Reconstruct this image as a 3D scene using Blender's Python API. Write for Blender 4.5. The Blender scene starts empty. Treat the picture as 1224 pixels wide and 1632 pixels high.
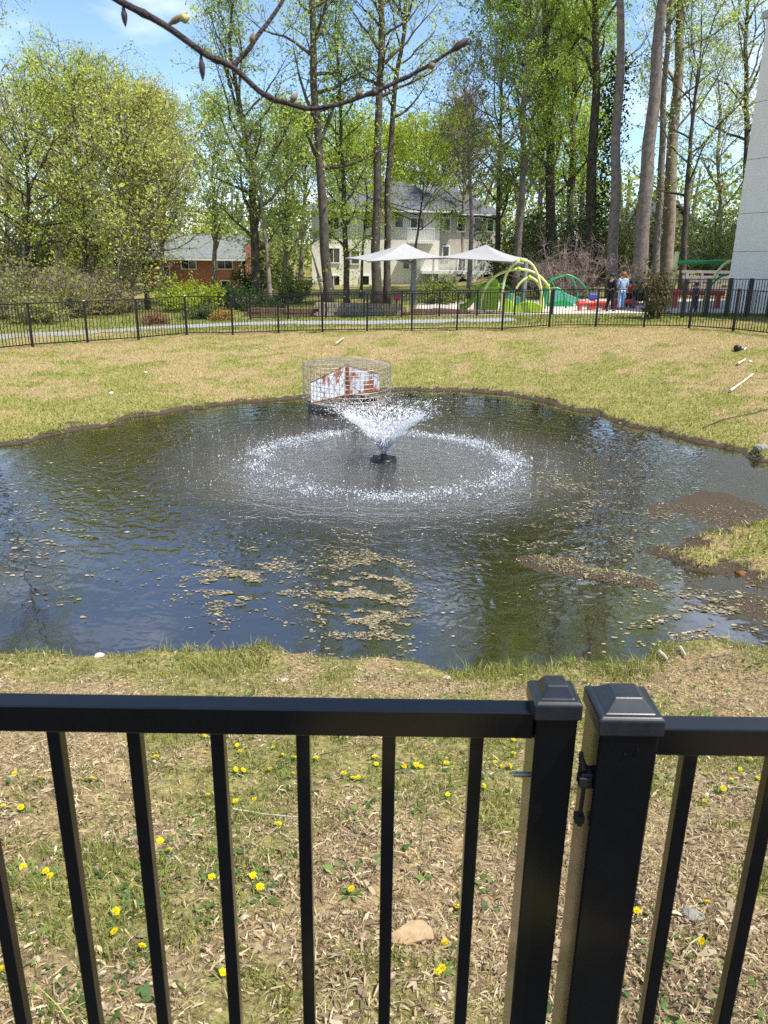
import bpy, bmesh, math, random
import numpy as np
from mathutils import Vector, Matrix

# ------------------------------------------------------------------ camera, sky, sun, exposure
sc = bpy.context.scene
COL = sc.collection
FPX, PITCH, ROLL, CAMZ = 1226.0, math.radians(18.2), math.radians(0.8), 1.8
_w = np.array([0, math.cos(PITCH), -math.sin(PITCH)]); _u0 = np.array([0, math.sin(PITCH), math.cos(PITCH)]); _r0 = np.array([1., 0, 0])
_r = _r0*math.cos(ROLL)+_u0*math.sin(ROLL); _u = -_r0*math.sin(ROLL)+_u0*math.cos(ROLL)
cd = bpy.data.cameras.new('camera'); cam = bpy.data.objects.new('camera', cd); COL.objects.link(cam)
cd.sensor_fit = 'HORIZONTAL'; cd.sensor_width = 36.0; cd.lens = 36.0*FPX/1224.0
cd.clip_start = 0.05; cd.clip_end = 3000
cd.dof.use_dof = True; cd.dof.focus_distance = 14.0; cd.dof.aperture_fstop = 22.0
Mx = Matrix(((_r[0], _u[0], -_w[0]), (_r[1], _u[1], -_w[1]), (_r[2], _u[2], -_w[2])))
cam.matrix_world = Matrix.Translation((0, 0, CAMZ)) @ Mx.to_4x4()
sc.camera = cam

SUN_EL, SUN_AZ = math.radians(61), math.radians(119)      # azimuth clockwise from +Y: from the right, a little behind
world = bpy.data.worlds.new('World'); sc.world = world; world.use_nodes = True
nt = world.node_tree; nt.nodes.clear()
def WN(t): return nt.nodes.new(t)
out = WN('ShaderNodeOutputWorld'); bg = WN('ShaderNodeBackground'); sky = WN('ShaderNodeTexSky')
sky.sky_type = 'NISHITA'; sky.sun_disc = False; sky.sun_elevation = SUN_EL; sky.sun_rotation = SUN_AZ
sky.air_density = 1.0; sky.dust_density = 0.15; sky.ozone_density = 3.0; sky.altitude = 1200
tc = WN('ShaderNodeTexCoord'); mp = WN('ShaderNodeMapping'); mp.inputs['Scale'].default_value = (1.0, 1.0, 3.2); mp.inputs['Location'].default_value = (3.45, 0.2, 0.35)
nz = WN('ShaderNodeTexNoise'); nz.inputs['Scale'].default_value = 2.1; nz.inputs['Detail'].default_value = 7; nz.inputs['Roughness'].default_value = 0.58
rp = WN('ShaderNodeValToRGB'); rp.color_ramp.elements[0].position = 0.47; rp.color_ramp.elements[1].position = 0.74
mx = WN('ShaderNodeMix'); mx.data_type = 'RGBA'
nt.links.new(tc.outputs['Generated'], mp.inputs['Vector']); nt.links.new(mp.outputs['Vector'], nz.inputs['Vector'])
nt.links.new(nz.outputs['Fac'], rp.inputs['Fac']); nt.links.new(rp.outputs['Color'], mx.inputs['Factor'])
nt.links.new(sky.outputs['Color'], mx.inputs['A']); mx.inputs['B'].default_value = (6.6, 6.9, 7.4, 1)
nt.links.new(mx.outputs['Result'], bg.inputs['Color']); bg.inputs['Strength'].default_value = 0.12
nt.links.new(bg.outputs['Background'], out.inputs['Surface'])
sl = bpy.data.lights.new('sun', 'SUN'); sl.energy = 3.9; sl.angle = math.radians(0.53); sl.color = (1.0, 0.945, 0.86)
sun = bpy.data.objects.new('sun', sl); COL.objects.link(sun)
sd = Vector((math.sin(SUN_AZ)*math.cos(SUN_EL), math.cos(SUN_AZ)*math.cos(SUN_EL), math.sin(SUN_EL)))
sun.rotation_euler = sd.to_track_quat('Z', 'Y').to_euler(); sun.location = (30, -10, 40)
vs = sc.view_settings; vs.view_transform = 'Standard'; vs.look = 'None'; vs.gamma = 1.0; vs.use_curve_mapping = False
vs.exposure = 1.0
sc.cycles.max_bounces = 5; sc.cycles.diffuse_bounces = 2; sc.cycles.glossy_bounces = 3; sc.cycles.transmission_bounces = 4
sc.cycles.transparent_max_bounces = 8; sc.cycles.caustics_reflective = False; sc.cycles.caustics_refractive = False
sc.cycles.use_denoising = False
sc.cycles.sample_clamp_indirect = 6.0

# ------------------------------------------------------------------ layout helpers
def ray(px, py): return _w + _r*(px-612)/FPX - _u*(py-816)/FPX
C0 = np.array([0, 0, CAMZ])
def gz(px, py, z):
    d = ray(px, py); return C0 + d*(z-CAMZ)/d[2]
def aty(px, py, y):
    d = ray(px, py); return C0 + d*y/d[1]

def vnoise(x, y, seed=0):
    x = np.asarray(x, float); y = np.asarray(y, float)
    xi = np.floor(x).astype(np.int64); yi = np.floor(y).astype(np.int64); xf = x-xi; yf = y-yi
    def h(a, b):
        n = (a*374761393 + b*668265263 + seed*974634777) & 0x7fffffff
        n = ((n ^ (n >> 13))*1274126177) & 0x7fffffff
        return ((n ^ (n >> 16)) & 0xffff)/65535.0
    u = xf*xf*(3-2*xf); v = yf*yf*(3-2*yf)
    return (h(xi, yi)*(1-u)+h(xi+1, yi)*u)*(1-v)+(h(xi, yi+1)*(1-u)+h(xi+1, yi+1)*u)*v
def fbm(x, y, seed=0, o=4):
    s = 0; a = .5; t = 0
    for k in range(o):
        s = s + a*vnoise(np.asarray(x)*2**k, np.asarray(y)*2**k, seed+k*7); t += a; a *= .5
    return s/t
def sstep(a, b, x):
    t = np.clip((x-a)/(b-a), 0, 1); return t*t*(3-2*t)

W = -1.5
POND = np.array([(-6.93,13.49),(-7.9,11.6),(-7.5,8.6),(-6.0,6.5),(-4.4,5.75),(-3.2,5.78),(-2.4,5.82),(-1.5,5.80),(-0.6,5.84),(0.3,5.80),(1.0,5.76),(1.6,5.78),(2.2,5.9),(2.75,6.28),
    (3.5,6.2),(4.6,6.3),(5.8,7.0),(7.2,9),(7.7,11),(7.3,12.6),(6.77,13.21),(6.38,13.99),(5.62,15.17),(5.05,16.6),(4.61,17.78),(3.9,19.1),(3.03,20.0),(1.8,20.5),(.42,20.4),(-.9,19.7),(-2.09,18.93),(-3.4,18.2),(-4.48,17.33),(-5.4,16.2),(-6.03,14.99)])
def pond_raw(x, y):
    x = np.asarray(x, float); y = np.asarray(y, float)
    best = np.full(x.shape, 1e9); inside = np.zeros(x.shape, bool); n = len(POND)
    for i in range(n):
        ax, ay = POND[i]; bx, by = POND[(i+1) % n]; ex, ey = bx-ax, by-ay
        t = np.clip(((x-ax)*ex+(y-ay)*ey)/(ex*ex+ey*ey), 0, 1)
        best = np.minimum(best, np.hypot(x-ax-t*ex, y-ay-t*ey))
        c = ((ay > y) != (by > y))
        inside ^= c & (x < (bx-ax)*(y-ay)/((by-ay) if by != ay else 1e-9)+ax)
    return np.where(inside, -best, best)
_gx = np.arange(-17, 17.01, .06); _gy = np.arange(0, 34.01, .06); _GX, _GY = np.meshgrid(_gx, _gy); _SD = pond_raw(_GX, _GY)
def pond_sd(x, y):
    x = np.asarray(x, float); y = np.asarray(y, float)
    fx = (x-_gx[0])/.06; fy = (y-_gy[0])/.06; ix = np.clip(fx.astype(int), 0, len(_gx)-2); iy = np.clip(fy.astype(int), 0, len(_gy)-2)
    u = np.clip(fx-ix, 0, 1); v = np.clip(fy-iy, 0, 1)
    s = (_SD[iy, ix]*(1-u)+_SD[iy, ix+1]*u)*(1-v)+(_SD[iy+1, ix]*(1-u)+_SD[iy+1, ix+1]*u)*v
    o = np.hypot(np.maximum(np.maximum(_gx[0]-x, x-_gx[-2]), 0), np.maximum(np.maximum(_gy[0]-y, y-_gy[-2]), 0)); s = s+o
    return s + (fbm(x*1.6, y*1.6, 3)-.5)*.5*np.exp(-(s/1.2)**2) + (vnoise(x*3.1, y*3.1, 9)-.5)*.16
def smin(a, b, k):
    h = np.clip(.5+.5*(b-a)/k, 0, 1); return b*(1-h)+a*h-k*h*(1-h)
def smax(a, b, k): return -smin(-a, -b, k)
def base_level(x, y):
    g = -.72+.028*np.clip(x, -12, 14)
    rise = np.clip(y-42, 0, 60)*(.012+.045*sstep(4, 14, x)) + np.clip(y-100, 0, 200)*.03
    return g+rise
def H(x, y):
    x = np.asarray(x, float); y = np.asarray(y, float)
    s = pond_sd(x, y)
    kn = .3; kf = np.clip(.076+.0035*x, .045, .13); m = sstep(6.5, 11, y)
    k = kn*(1-m)+kf*m
    hout = W + (.02+.15*fbm(x*1.7, y*1.7, 13, 3)**1.3)*sstep(-.02, .13, s) + k*np.maximum(s, 0)
    cap = base_level(x, y)*sstep(4, 18, y)
    hout = smin(hout, cap, .15)
    si = np.maximum(-s, 0)
    hin = W - .02 - np.minimum(.75, .10*si+.05*si*si)
    h = np.where(s > 0, hout, hin)
    # mud spit entering from the right, with a drowned shelf round it
    e = np.hypot((x-5.15)/1.9, (y-8.72-.12*(x-5.3))/1.15)+(fbm(x*2.2, y*2.2, 21)-.5)*.75+(fbm(x*7, y*7, 24)-.5)*.25
    h = smax(h, W+.27-.36*e**1.5, .05)
    e2 = np.hypot((x-4.9)/1.9, (y-10.4)/1.3)+(fbm(x*2, y*2, 22)-.5)*.3
    h = np.where(s < 0, smax(h, W+.010-.09*e2**4+(fbm(x*2.2, y*2.2, 26)-.5)*.045, .02), h)
    e3 = np.hypot((x-4.2)/1.3, (y-7.3)/.9)+(fbm(x*2, y*2, 25)-.5)*.4
    h = np.where(s < 0, smax(h, W+.002-.10*e3**4+(fbm(x*2.2, y*2.2, 27)-.5)*.06, .02), h)
    # long low mud bar
    ax, ay, bx, by = 1.85, 8.25, 2.85, 7.72
    t = np.clip(((x-ax)*(bx-ax)+(y-ay)*(by-ay))/((bx-ax)**2+(by-ay)**2), 0, 1)
    d = np.hypot(x-ax-t*(bx-ax), y-ay-t*(by-ay))+(fbm(x*2.6, y*2.6, 23)-.5)*.62+(fbm(x*9, y*9, 28)-.5)*.22
    h = smax(h, W+.035-.9*d*np.abs(d)+(fbm(x*9, y*9, 29)-.5)*.02, .015)
    # lumps
    amp = .05*sstep(0, .6, s)*np.where(y < 33, 1, .3)
    h = h + amp*(fbm(x*1.3, y*1.3, 5)-.5)*2 + .02*sstep(0, .2, s)*(vnoise(x*7, y*7, 6)-.5)*np.where(y < 33, 1, 0)
    return h
def Hs(x, y): return float(H(np.array([x]), np.array([y]))[0])
def hit(px, py):
    d = ray(px, py); t = .8
    ts = np.concatenate([np.arange(.8, 12, .01), np.arange(12, 90, .05)])
    P = C0[None]+ts[:, None]*d[None]
    g = H(P[:, 0], P[:, 1]); k = np.argmax(P[:, 2] < g)
    return P[k]

# ------------------------------------------------------------------ mesh helpers
class Geo:
    def __init__(s): s.V = []; s.F = []; s.n = 0; s.C = []
    def add(s, V, F, col=None):
        V = np.asarray(V, float).reshape(-1, 3); s.V.append(V)
        for f in F: s.F.append(np.asarray(f, np.int64)+s.n)
        if col is not None: s.C.append(np.broadcast_to(np.asarray(col, float), (len(V), 3)))
        s.n += len(V); return s
    def box(s, c, d, R=None, taper=1.0):
        hx, hy, hz = [v/2 for v in d]
        V = np.array([(-hx,-hy,-hz),(hx,-hy,-hz),(hx,hy,-hz),(-hx,hy,-hz),(-hx*taper,-hy*taper,hz),(hx*taper,-hy*taper,hz),(hx*taper,hy*taper,hz),(-hx*taper,hy*taper,hz)])
        if R is not None: V = V @ np.array(R).T
        V = V+np.array(c)
        return s.add(V, [np.array([(0,3,2,1),(4,5,6,7),(0,1,5,4),(1,2,6,5),(2,3,7,6),(3,0,4,7)])])
    def bar(s, a, b, w, h, up=(0, 0, 1)):
        a = np.array(a, float); b = np.array(b, float); t = b-a; L = np.linalg.norm(t); t /= L
        up = np.array(up, float); x = np.cross(t, up); x /= np.linalg.norm(x); z = np.cross(x, t)
        return s.box((a+b)/2, (w, L, h), np.stack([x, t, z], 1))
    def tube(s, P, r, n=6, cap=True, ref=None):
        P = np.asarray(P, float); r = np.broadcast_to(np.asarray(r, float), (len(P),))
        T = np.gradient(P, axis=0); T /= np.linalg.norm(T, axis=1)[:, None]+1e-12
        ref = np.array(ref, float) if ref is not None else np.array([0.31, 0.17, 0.93]) if abs(T[:, 2]).mean() < .8 else np.array([0.95, .2, .1])
        A = np.cross(T, ref); A /= np.linalg.norm(A, axis=1)[:, None]+1e-12; B = np.cross(T, A)
        an = np.arange(n)*2*math.pi/n
        V = P[:, None]+r[:, None, None]*(np.cos(an)[None, :, None]*A[:, None]+np.sin(an)[None, :, None]*B[:, None])
        m = len(P); i, j = np.meshgrid(np.arange(m-1), np.arange(n), indexing='ij'); j2 = (j+1) % n
        Q = np.stack([i*n+j, (i+1)*n+j, (i+1)*n+j2, i*n+j2], -1).reshape(-1, 4)
        F = [Q]
        if cap and n >= 3: F.append(np.array([list(range(n))])); F.append(np.array([list(range((m-1)*n, m*n))[::-1]]))
        return s.add(V.reshape(-1, 3), F)
    def sticks(s, A, B, r0, r1):
        A = np.array(A); B = np.array(B); T = B-A; T /= np.linalg.norm(T, axis=1)[:, None]+1e-12; U = np.cross(T, np.array([.31, .17, .93])); U /= np.linalg.norm(U, axis=1)[:, None]+1e-9; Wv = np.cross(T, U); N = len(A)
        an = np.arange(3)*2*math.pi/3; ring_ = np.cos(an)[None, :, None]*U[:, None]+np.sin(an)[None, :, None]*Wv[:, None]
        V = np.concatenate([A[:, None]+r0*ring_, B[:, None]+r1*ring_], 1).reshape(-1, 3); k = np.arange(N)[:, None]*6
        return s.add(V, [np.concatenate([k+np.array([0, 3, 4, 1]), k+np.array([1, 4, 5, 2]), k+np.array([2, 5, 3, 0])])])
    def lathe(s, prof, c=(0, 0, 0), n=16):
        prof = np.array(prof, float); an = np.arange(n)*2*math.pi/n
        V = np.stack([prof[:, None, 0]*np.cos(an), prof[:, None, 0]*np.sin(an), np.repeat(prof[:, 1:2], n, 1)], -1)+np.array(c)
        m = len(prof); i, j = np.meshgrid(np.arange(m-1), np.arange(n), indexing='ij'); j2 = (j+1) % n
        Q = np.stack([i*n+j, i*n+j2, (i+1)*n+j2, (i+1)*n+j], -1).reshape(-1, 4)
        return s.add(V.reshape(-1, 3), [Q])
    def leaves(s, C, size, rng, col, ratio=.6, flat=0.0):
        N = len(C); a = rng.normal(size=(N, 3)); a[:, 2] *= (1-flat); a /= np.linalg.norm(a, axis=1)[:, None]
        b = rng.normal(size=(N, 3)); b[:, 2] *= (1-flat); b -= (b*a).sum(1)[:, None]*a; b /= np.linalg.norm(b, axis=1)[:, None]
        sz = np.broadcast_to(size, (N,))[:, None]
        V = np.stack([C-a*sz*.5, C+b*sz*ratio*.5-a*sz*.06, C+a*sz*.5, C-b*sz*ratio*.5-a*sz*.06], 1).reshape(-1, 3)
        s.add(V, [np.arange(4*N).reshape(-1, 4)], None); s.C.append(np.repeat(col, 4, 0)); return s
    def mesh(s, name, mat, smooth=False):
        me = bpy.data.meshes.new(name); V = np.concatenate(s.V)
        me.vertices.add(len(V)); me.vertices.foreach_set('co', V.ravel())
        li = np.concatenate([f.ravel() for f in s.F]); lt = np.concatenate([np.full(len(f), f.shape[1]) for f in s.F])
        me.loops.add(len(li)); me.loops.foreach_set('vertex_index', li.astype(np.int32))
        me.polygons.add(len(lt)); st = np.concatenate([[0], np.cumsum(lt)[:-1]]); me.polygons.foreach_set('loop_start', st.astype(np.int32))
        if s.C:
            c = np.concatenate(s.C); c = np.concatenate([c, np.ones((len(c), 1))], 1)
            at = me.attributes.new('Col', 'FLOAT_COLOR', 'POINT'); at.data.foreach_set('color', c.astype(np.float32).ravel())
        if mat: me.materials.append(mat)
        me.update(calc_edges=True)
        me.polygons.foreach_set('use_smooth', np.full(len(me.polygons), bool(smooth)))
        return me
    def build(s, name, mat, parent=None, smooth=False, loc=None):
        return link(name, s.mesh(name, mat, smooth), parent, loc)
def link(name, data, parent=None, loc=None, rot=None):
    o = bpy.data.objects.new(name, data); COL.objects.link(o)
    if parent: o.parent = parent
    if loc is not None: o.location = loc
    if rot is not None: o.rotation_euler = rot
    return o
def tag(o, label=None, cat=None, group=None, kind=None):
    if label: o['label'] = label
    if cat: o['category'] = cat
    if group: o['group'] = group
    if kind: o['kind'] = kind
    return o
def empty(name, loc, label, cat, group=None, rz=0):
    o = link(name, None, None, loc, (0, 0, rz)); o.empty_display_size = .2
    return tag(o, label, cat, group)

# ------------------------------------------------------------------ materials
def mat(name, col, rough=.6, spec=.4, metal=0, var=0.0, vscale=8, bump=0.0, bscale=40, col2=None, coat=0):
    m = bpy.data.materials.new(name); m.use_nodes = True; n = m.node_tree.nodes; L = m.node_tree.links
    b = n['Principled BSDF']; b.inputs['Base Color'].default_value = (*col, 1); b.inputs['Roughness'].default_value = rough
    b.inputs['Specular IOR Level'].default_value = spec; b.inputs['Metallic'].default_value = metal; b.inputs['Coat Weight'].default_value = coat
    g = n.new('ShaderNodeNewGeometry')
    if var or col2:
        t = n.new('ShaderNodeTexNoise'); t.inputs['Scale'].default_value = vscale; t.inputs['Detail'].default_value = 6; t.inputs['Roughness'].default_value = .62
        L.new(g.outputs['Position'], t.inputs['Vector'])
        r = n.new('ShaderNodeValToRGB'); r.color_ramp.elements[0].position = .36; r.color_ramp.elements[1].position = .64
        c2 = col2 or tuple(max(0, c*(1+var)) for c in col); c1 = col if col2 else tuple(c*(1-var) for c in col)
        r.color_ramp.elements[0].color = (*c1, 1); r.color_ramp.elements[1].color = (*c2, 1)
        L.new(t.outputs['Fac'], r.inputs['Fac']); L.new(r.outputs['Color'], b.inputs['Base Color'])
    if bump:
        t2 = n.new('ShaderNodeTexNoise'); t2.inputs['Scale'].default_value = bscale; t2.inputs['Detail'].default_value = 5
        L.new(g.outputs['Position'], t2.inputs['Vector'])
        bp = n.new('ShaderNodeBump'); bp.inputs['Strength'].default_value = bump; bp.inputs['Distance'].default_value = .02
        L.new(t2.outputs['Fac'], bp.inputs['Height']); L.new(bp.outputs['Normal'], b.inputs['Normal'])
    return m
def leaf_mat(name, trans=.5, rough=.55, gain=1.0):
    m = bpy.data.materials.new(name); m.use_nodes = True; n = m.node_tree.nodes; L = m.node_tree.links; n.clear()
    o = n.new('ShaderNodeOutputMaterial'); a = n.new('ShaderNodeAttribute'); a.attribute_name = 'Col'
    p = n.new('ShaderNodeBsdfPrincipled'); p.inputs['Roughness'].default_value = rough; p.inputs['Specular IOR Level'].default_value = .12
    t = n.new('ShaderNodeBsdfTranslucent'); mxs = n.new('ShaderNodeMixShader'); mxs.inputs[0].default_value = trans
    h = n.new('ShaderNodeHueSaturation'); h.inputs['Value'].default_value = 1.25; h.inputs['Saturation'].default_value = 1.08
    L.new(a.outputs['Color'], p.inputs['Base Color']); L.new(a.outputs['Color'], h.inputs['Color']); L.new(h.outputs['Color'], t.inputs['Color'])
    L.new(p.outputs[0], mxs.inputs[1]); L.new(t.outputs[0], mxs.inputs[2]); L.new(mxs.outputs[0], o.inputs[0])
    return m
M = {}
M['leaf'] = leaf_mat('leaf_foliage'); M['grass'] = leaf_mat('grass_blades', .3); M['straw'] = leaf_mat('straw_litter', .15, .7)
M['petal'] = leaf_mat('petal', .3, .6)
M['bark_dark'] = mat('bark_dark', (.055, .044, .033), .9, .2, col2=(.12, .10, .078), vscale=3.5, bump=.9, bscale=14)
M['bark_grey'] = mat('bark_grey', (.13, .105, .088), .9, .2, col2=(.23, .195, .165), vscale=4.5, bump=.9, bscale=12)
M['bark_tan'] = mat('bark_tan', (.18, .14, .11), .9, .2, col2=(.28, .23, .18), vscale=3)
M['twig_pink'] = mat('twig_bare', (.26, .19, .17), .9, .2, var=.25, vscale=2)
M['fence'] = mat('black_powder_coat', (.008, .008, .009), .35, .35)
M['fence_near'] = mat('black_gloss_coat', (.0025, .0028, .0034), .16, .5, var=.2, vscale=30)
M['cap'] = mat('cast_cap', (.016, .018, .022), .28, .5, var=.2, vscale=30)
M['steel'] = mat('zinc_steel', (.32, .32, .31), .45, .5, metal=1)
M['plate'] = None
M['concrete'] = mat('concrete', (.42, .40, .36), .9, .3, var=.12, vscale=6, bump=.3, bscale=60)
M['asphalt'] = mat('path_asphalt', (.27, .275, .28), .9, .3, var=.12, vscale=3, bump=.3, bscale=90)
M['pad'] = mat('playground_pad', (.50, .45, .40), .9, .3, var=.10, vscale=1.5, bump=.2, bscale=40)
M['lime'] = mat('lime_plastic', (.36, .55, .03), .35, .5, var=.05)
M['cream'] = mat('pale_lime_steel', (.66, .68, .28), .35, .5, var=.05)
M['green'] = mat('green_steel', (.02, .30, .10), .35, .5, var=.08)
M['teal'] = mat('teal_plastic', (.12, .42, .32), .35, .5, var=.08)
M['red'] = mat('red_plastic', (.55, .07, .05), .4, .5, var=.08)
M['blue'] = mat('blue_plastic', (.06, .08, .40), .4, .5, var=.08)
M['shade'] = mat('shade_fabric', (.33, .33, .33), .8, .2, var=.05, vscale=3)
M['pole'] = mat('grey_pole', (.22, .23, .24), .45, .4, var=.06)
M['brickwall'] = None
M['soil'] = mat('soil', (.07, .05, .035), .95, .2, var=.3, bump=.6)
M['stone'] = mat('pale_stone', (.46, .42, .36), .9, .3, var=.2, vscale=15, bump=.5, bscale=40)
M['stone_grey'] = mat('grey_stone', (.21, .195, .17), .85, .3, var=.25, vscale=12, bump=.5, bscale=40)
M['wood'] = mat('weathered_wood', (.27, .185, .10), .85, .2, col2=(.40, .29, .17), vscale=20, bump=.4, bscale=80)
M['stick'] = mat('bleached_stick', (.50, .44, .34), .9, .2, var=.2, vscale=20)
M['timber'] = mat('brown_timber', (.17, .10, .065), .85, .3, var=.25, vscale=5, bump=.3)
M['timber_grey'] = mat('grey_timber', (.34, .32, .29), .9, .2, var=.2, vscale=4)
M['block'] = mat('tan_block', (.33, .27, .21), .9, .3, var=.2, vscale=4, bump=.3)
M['wallcream'] = mat('cream_siding', (.74, .71, .62), .8, .3, var=.06, vscale=1.5)
M['wallgrey'] = mat('grey_panel', (.76, .74, .67), .7, .3, var=.02, vscale=2)
M['joint'] = mat('dark_joint', (.42, .42, .40), .8, .3)
M['roof'] = mat('grey_shingle', (.11, .115, .13), .9, .25, var=.2, vscale=3)
M['roofpale'] = mat('pale_shingle', (.16, .18, .175), .85, .3, var=.14, vscale=2.5)
M['trim'] = mat('white_trim', (.74, .74, .72), .6, .4)
M['glass'] = mat('window_glass', (.015, .02, .02), .05, .6)
M['tanwall'] = mat('tan_siding', (.50, .43, .29), .85, .3, var=.06)
M['black'] = mat('black_plastic', (.012, .012, .013), .4, .5)
M['bud'] = mat('bud_scale', (.20, .14, .08), .7, .3, var=.2, vscale=90)
M['twig_near'] = mat('near_twig', (.030, .020, .019), .75, .3, col2=(.075, .05, .043), vscale=60, bump=.6, bscale=250)
def brick_mat():
    m = mat('red_brick', (.46, .17, .11), .9, .2); n = m.node_tree.nodes; L = m.node_tree.links
    b = n['Principled BSDF']; t = n.new('ShaderNodeTexBrick'); tcn = n.new('ShaderNodeTexCoord'); mpn = n.new('ShaderNodeMapping'); mpn.inputs['Rotation'].default_value = (math.radians(90), 0, 0)
    t.inputs['Color1'].default_value = (.50, .19, .13, 1); t.inputs['Color2'].default_value = (.38, .13, .09, 1); t.inputs['Mortar'].default_value = (.4, .33, .28, 1)
    t.inputs['Scale'].default_value = 4.4; t.inputs['Mortar Size'].default_value = .015
    L.new(tcn.outputs['Object'], mpn.inputs['Vector']); L.new(mpn.outputs['Vector'], t.inputs['Vector']); L.new(t.outputs['Color'], b.inputs['Base Color']); return m
M['brickwall'] = brick_mat()
def plate_mat():
    m = mat('rusty_white_plate', (.7, .72, .74), .6, .4); n = m.node_tree.nodes; L = m.node_tree.links; b = n['Principled BSDF']
    tcn = n.new('ShaderNodeTexCoord'); mpn = n.new('ShaderNodeMapping'); mpn.inputs['Scale'].default_value = (1, 1, .45)
    t = n.new('ShaderNodeTexNoise'); t.inputs['Scale'].default_value = 4.0; t.inputs['Detail'].default_value = 9; t.inputs['Roughness'].default_value = .7; t.inputs['Distortion'].default_value = .15
    r = n.new('ShaderNodeValToRGB'); e = r.color_ramp.elements; e[0].position = .495; e[0].color = (.66, .69, .72, 1); e[1].position = .55; e[1].color = (.36, .115, .045, 1)
    e2 = r.color_ramp.elements.new(.70); e2.color = (.14, .045, .03, 1)
    L.new(tcn.outputs['Object'], mpn.inputs['Vector']); L.new(mpn.outputs['Vector'], t.inputs['Vector']); L.new(t.outputs['Fac'], r.inputs['Fac']); L.new(r.outputs['Color'], b.inputs['Base Color']); return m
M['plate'] = plate_mat()
M['rust'] = mat('rust', (.28, .09, .04), .9, .2, var=.35, vscale=14, bump=.4)
M['culvert'] = mat('stained_concrete', (.10, .085, .07), .85, .3, col2=(.26, .22, .17), vscale=5, bump=.5, bscale=25)
def drop_mat():
    m = bpy.data.materials.new('water_drops'); m.use_nodes = True; n = m.node_tree.nodes; L = m.node_tree.links; b = n['Principled BSDF']
    b.inputs['Base Color'].default_value = (.93, .95, .97, 1); b.inputs['Roughness'].default_value = .15; b.inputs['Specular IOR Level'].default_value = .8
    t = n.new('ShaderNodeBsdfTranslucent'); t.inputs['Color'].default_value = (.95, .97, 1, 1); mxs = n.new('ShaderNodeMixShader'); mxs.inputs[0].default_value = .45
    o = n['Material Output']; L.new(b.outputs[0], mxs.inputs[1]); L.new(t.outputs[0], mxs.inputs[2]); tp = n.new('ShaderNodeBsdfTransparent'); m2 = n.new('ShaderNodeMixShader'); m2.inputs[0].default_value = .35; L.new(mxs.outputs[0], m2.inputs[1]); L.new(tp.outputs[0], m2.inputs[2]); L.new(m2.outputs[0], o.inputs[0]); return m
M['drops'] = drop_mat()

# ------------------------------------------------------------------ ground
def axis(lo, hi, step, far_lo, far_hi, g=1.13):
    a = list(np.arange(lo, hi+step/2, step)); s = step; x = hi
    while x < far_hi: s *= g; x += s; a.append(x)
    s = step; x = lo
    while x > far_lo: s *= g; x -= s; a.insert(0, x)
    return np.array(a)
xs = axis(-11, 12, .125, -500, 500); ys = axis(1.0, 30, .125, -60, 900)
X, Y = np.meshgrid(xs, ys); Z = H(X.ravel(), Y.ravel()).reshape(X.shape)
nx, ny = len(xs), len(ys)
def green_map(x, y):
    """how green (1) or strawy (0) the turf is at a place"""
    s = pond_sd(x, y)
    n = fbm(x*.9, y*.9, 41, 5); n2 = fbm(x*3.1, y*3.1, 47, 3)
    v = ((n-.5)*2.6+(n2-.5)*1.5)*np.where(y > 9, 1.35, 1.0)
    far = sstep(9, 14, y); s = np.where((s < 0) & (y < 13), .5, s)
    near_bias = -.16 + .45*np.exp(-((s-.2)/.55)**2) + .20*np.exp(-((y-4.2)/1.0)**2)
    far_bias = -.12 + .85*np.exp(-(s/2.6)**2) - .2*sstep(4, 9, s) + .25*np.exp(-((x-2.5)/2.5)**2-((y-25)/4)**2)
    g = np.clip(.42+v+near_bias*(1-far)+far_bias*far, 0, 1)
    return np.where(y > 31.2, .9, g)
g = Geo(); i, j = np.meshgrid(np.arange(ny-1), np.arange(nx-1), indexing='ij')
g.add(np.stack([X, Y, Z], -1).reshape(-1, 3), [np.stack([i*nx+j, i*nx+j+1, (i+1)*nx+j+1, (i+1)*nx+j], -1).reshape(-1, 4)])
gm = green_map(X.ravel(), Y.ravel()); sd_all = pond_sd(X.ravel(), Y.ravel())
wet = np.clip(1-sstep(.02, .09, Z.ravel()-W), 0, 1)*sstep(-.05, .1, .9-sd_all)
g.C.append(np.stack([gm, wet, np.zeros_like(gm)], 1))
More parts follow.
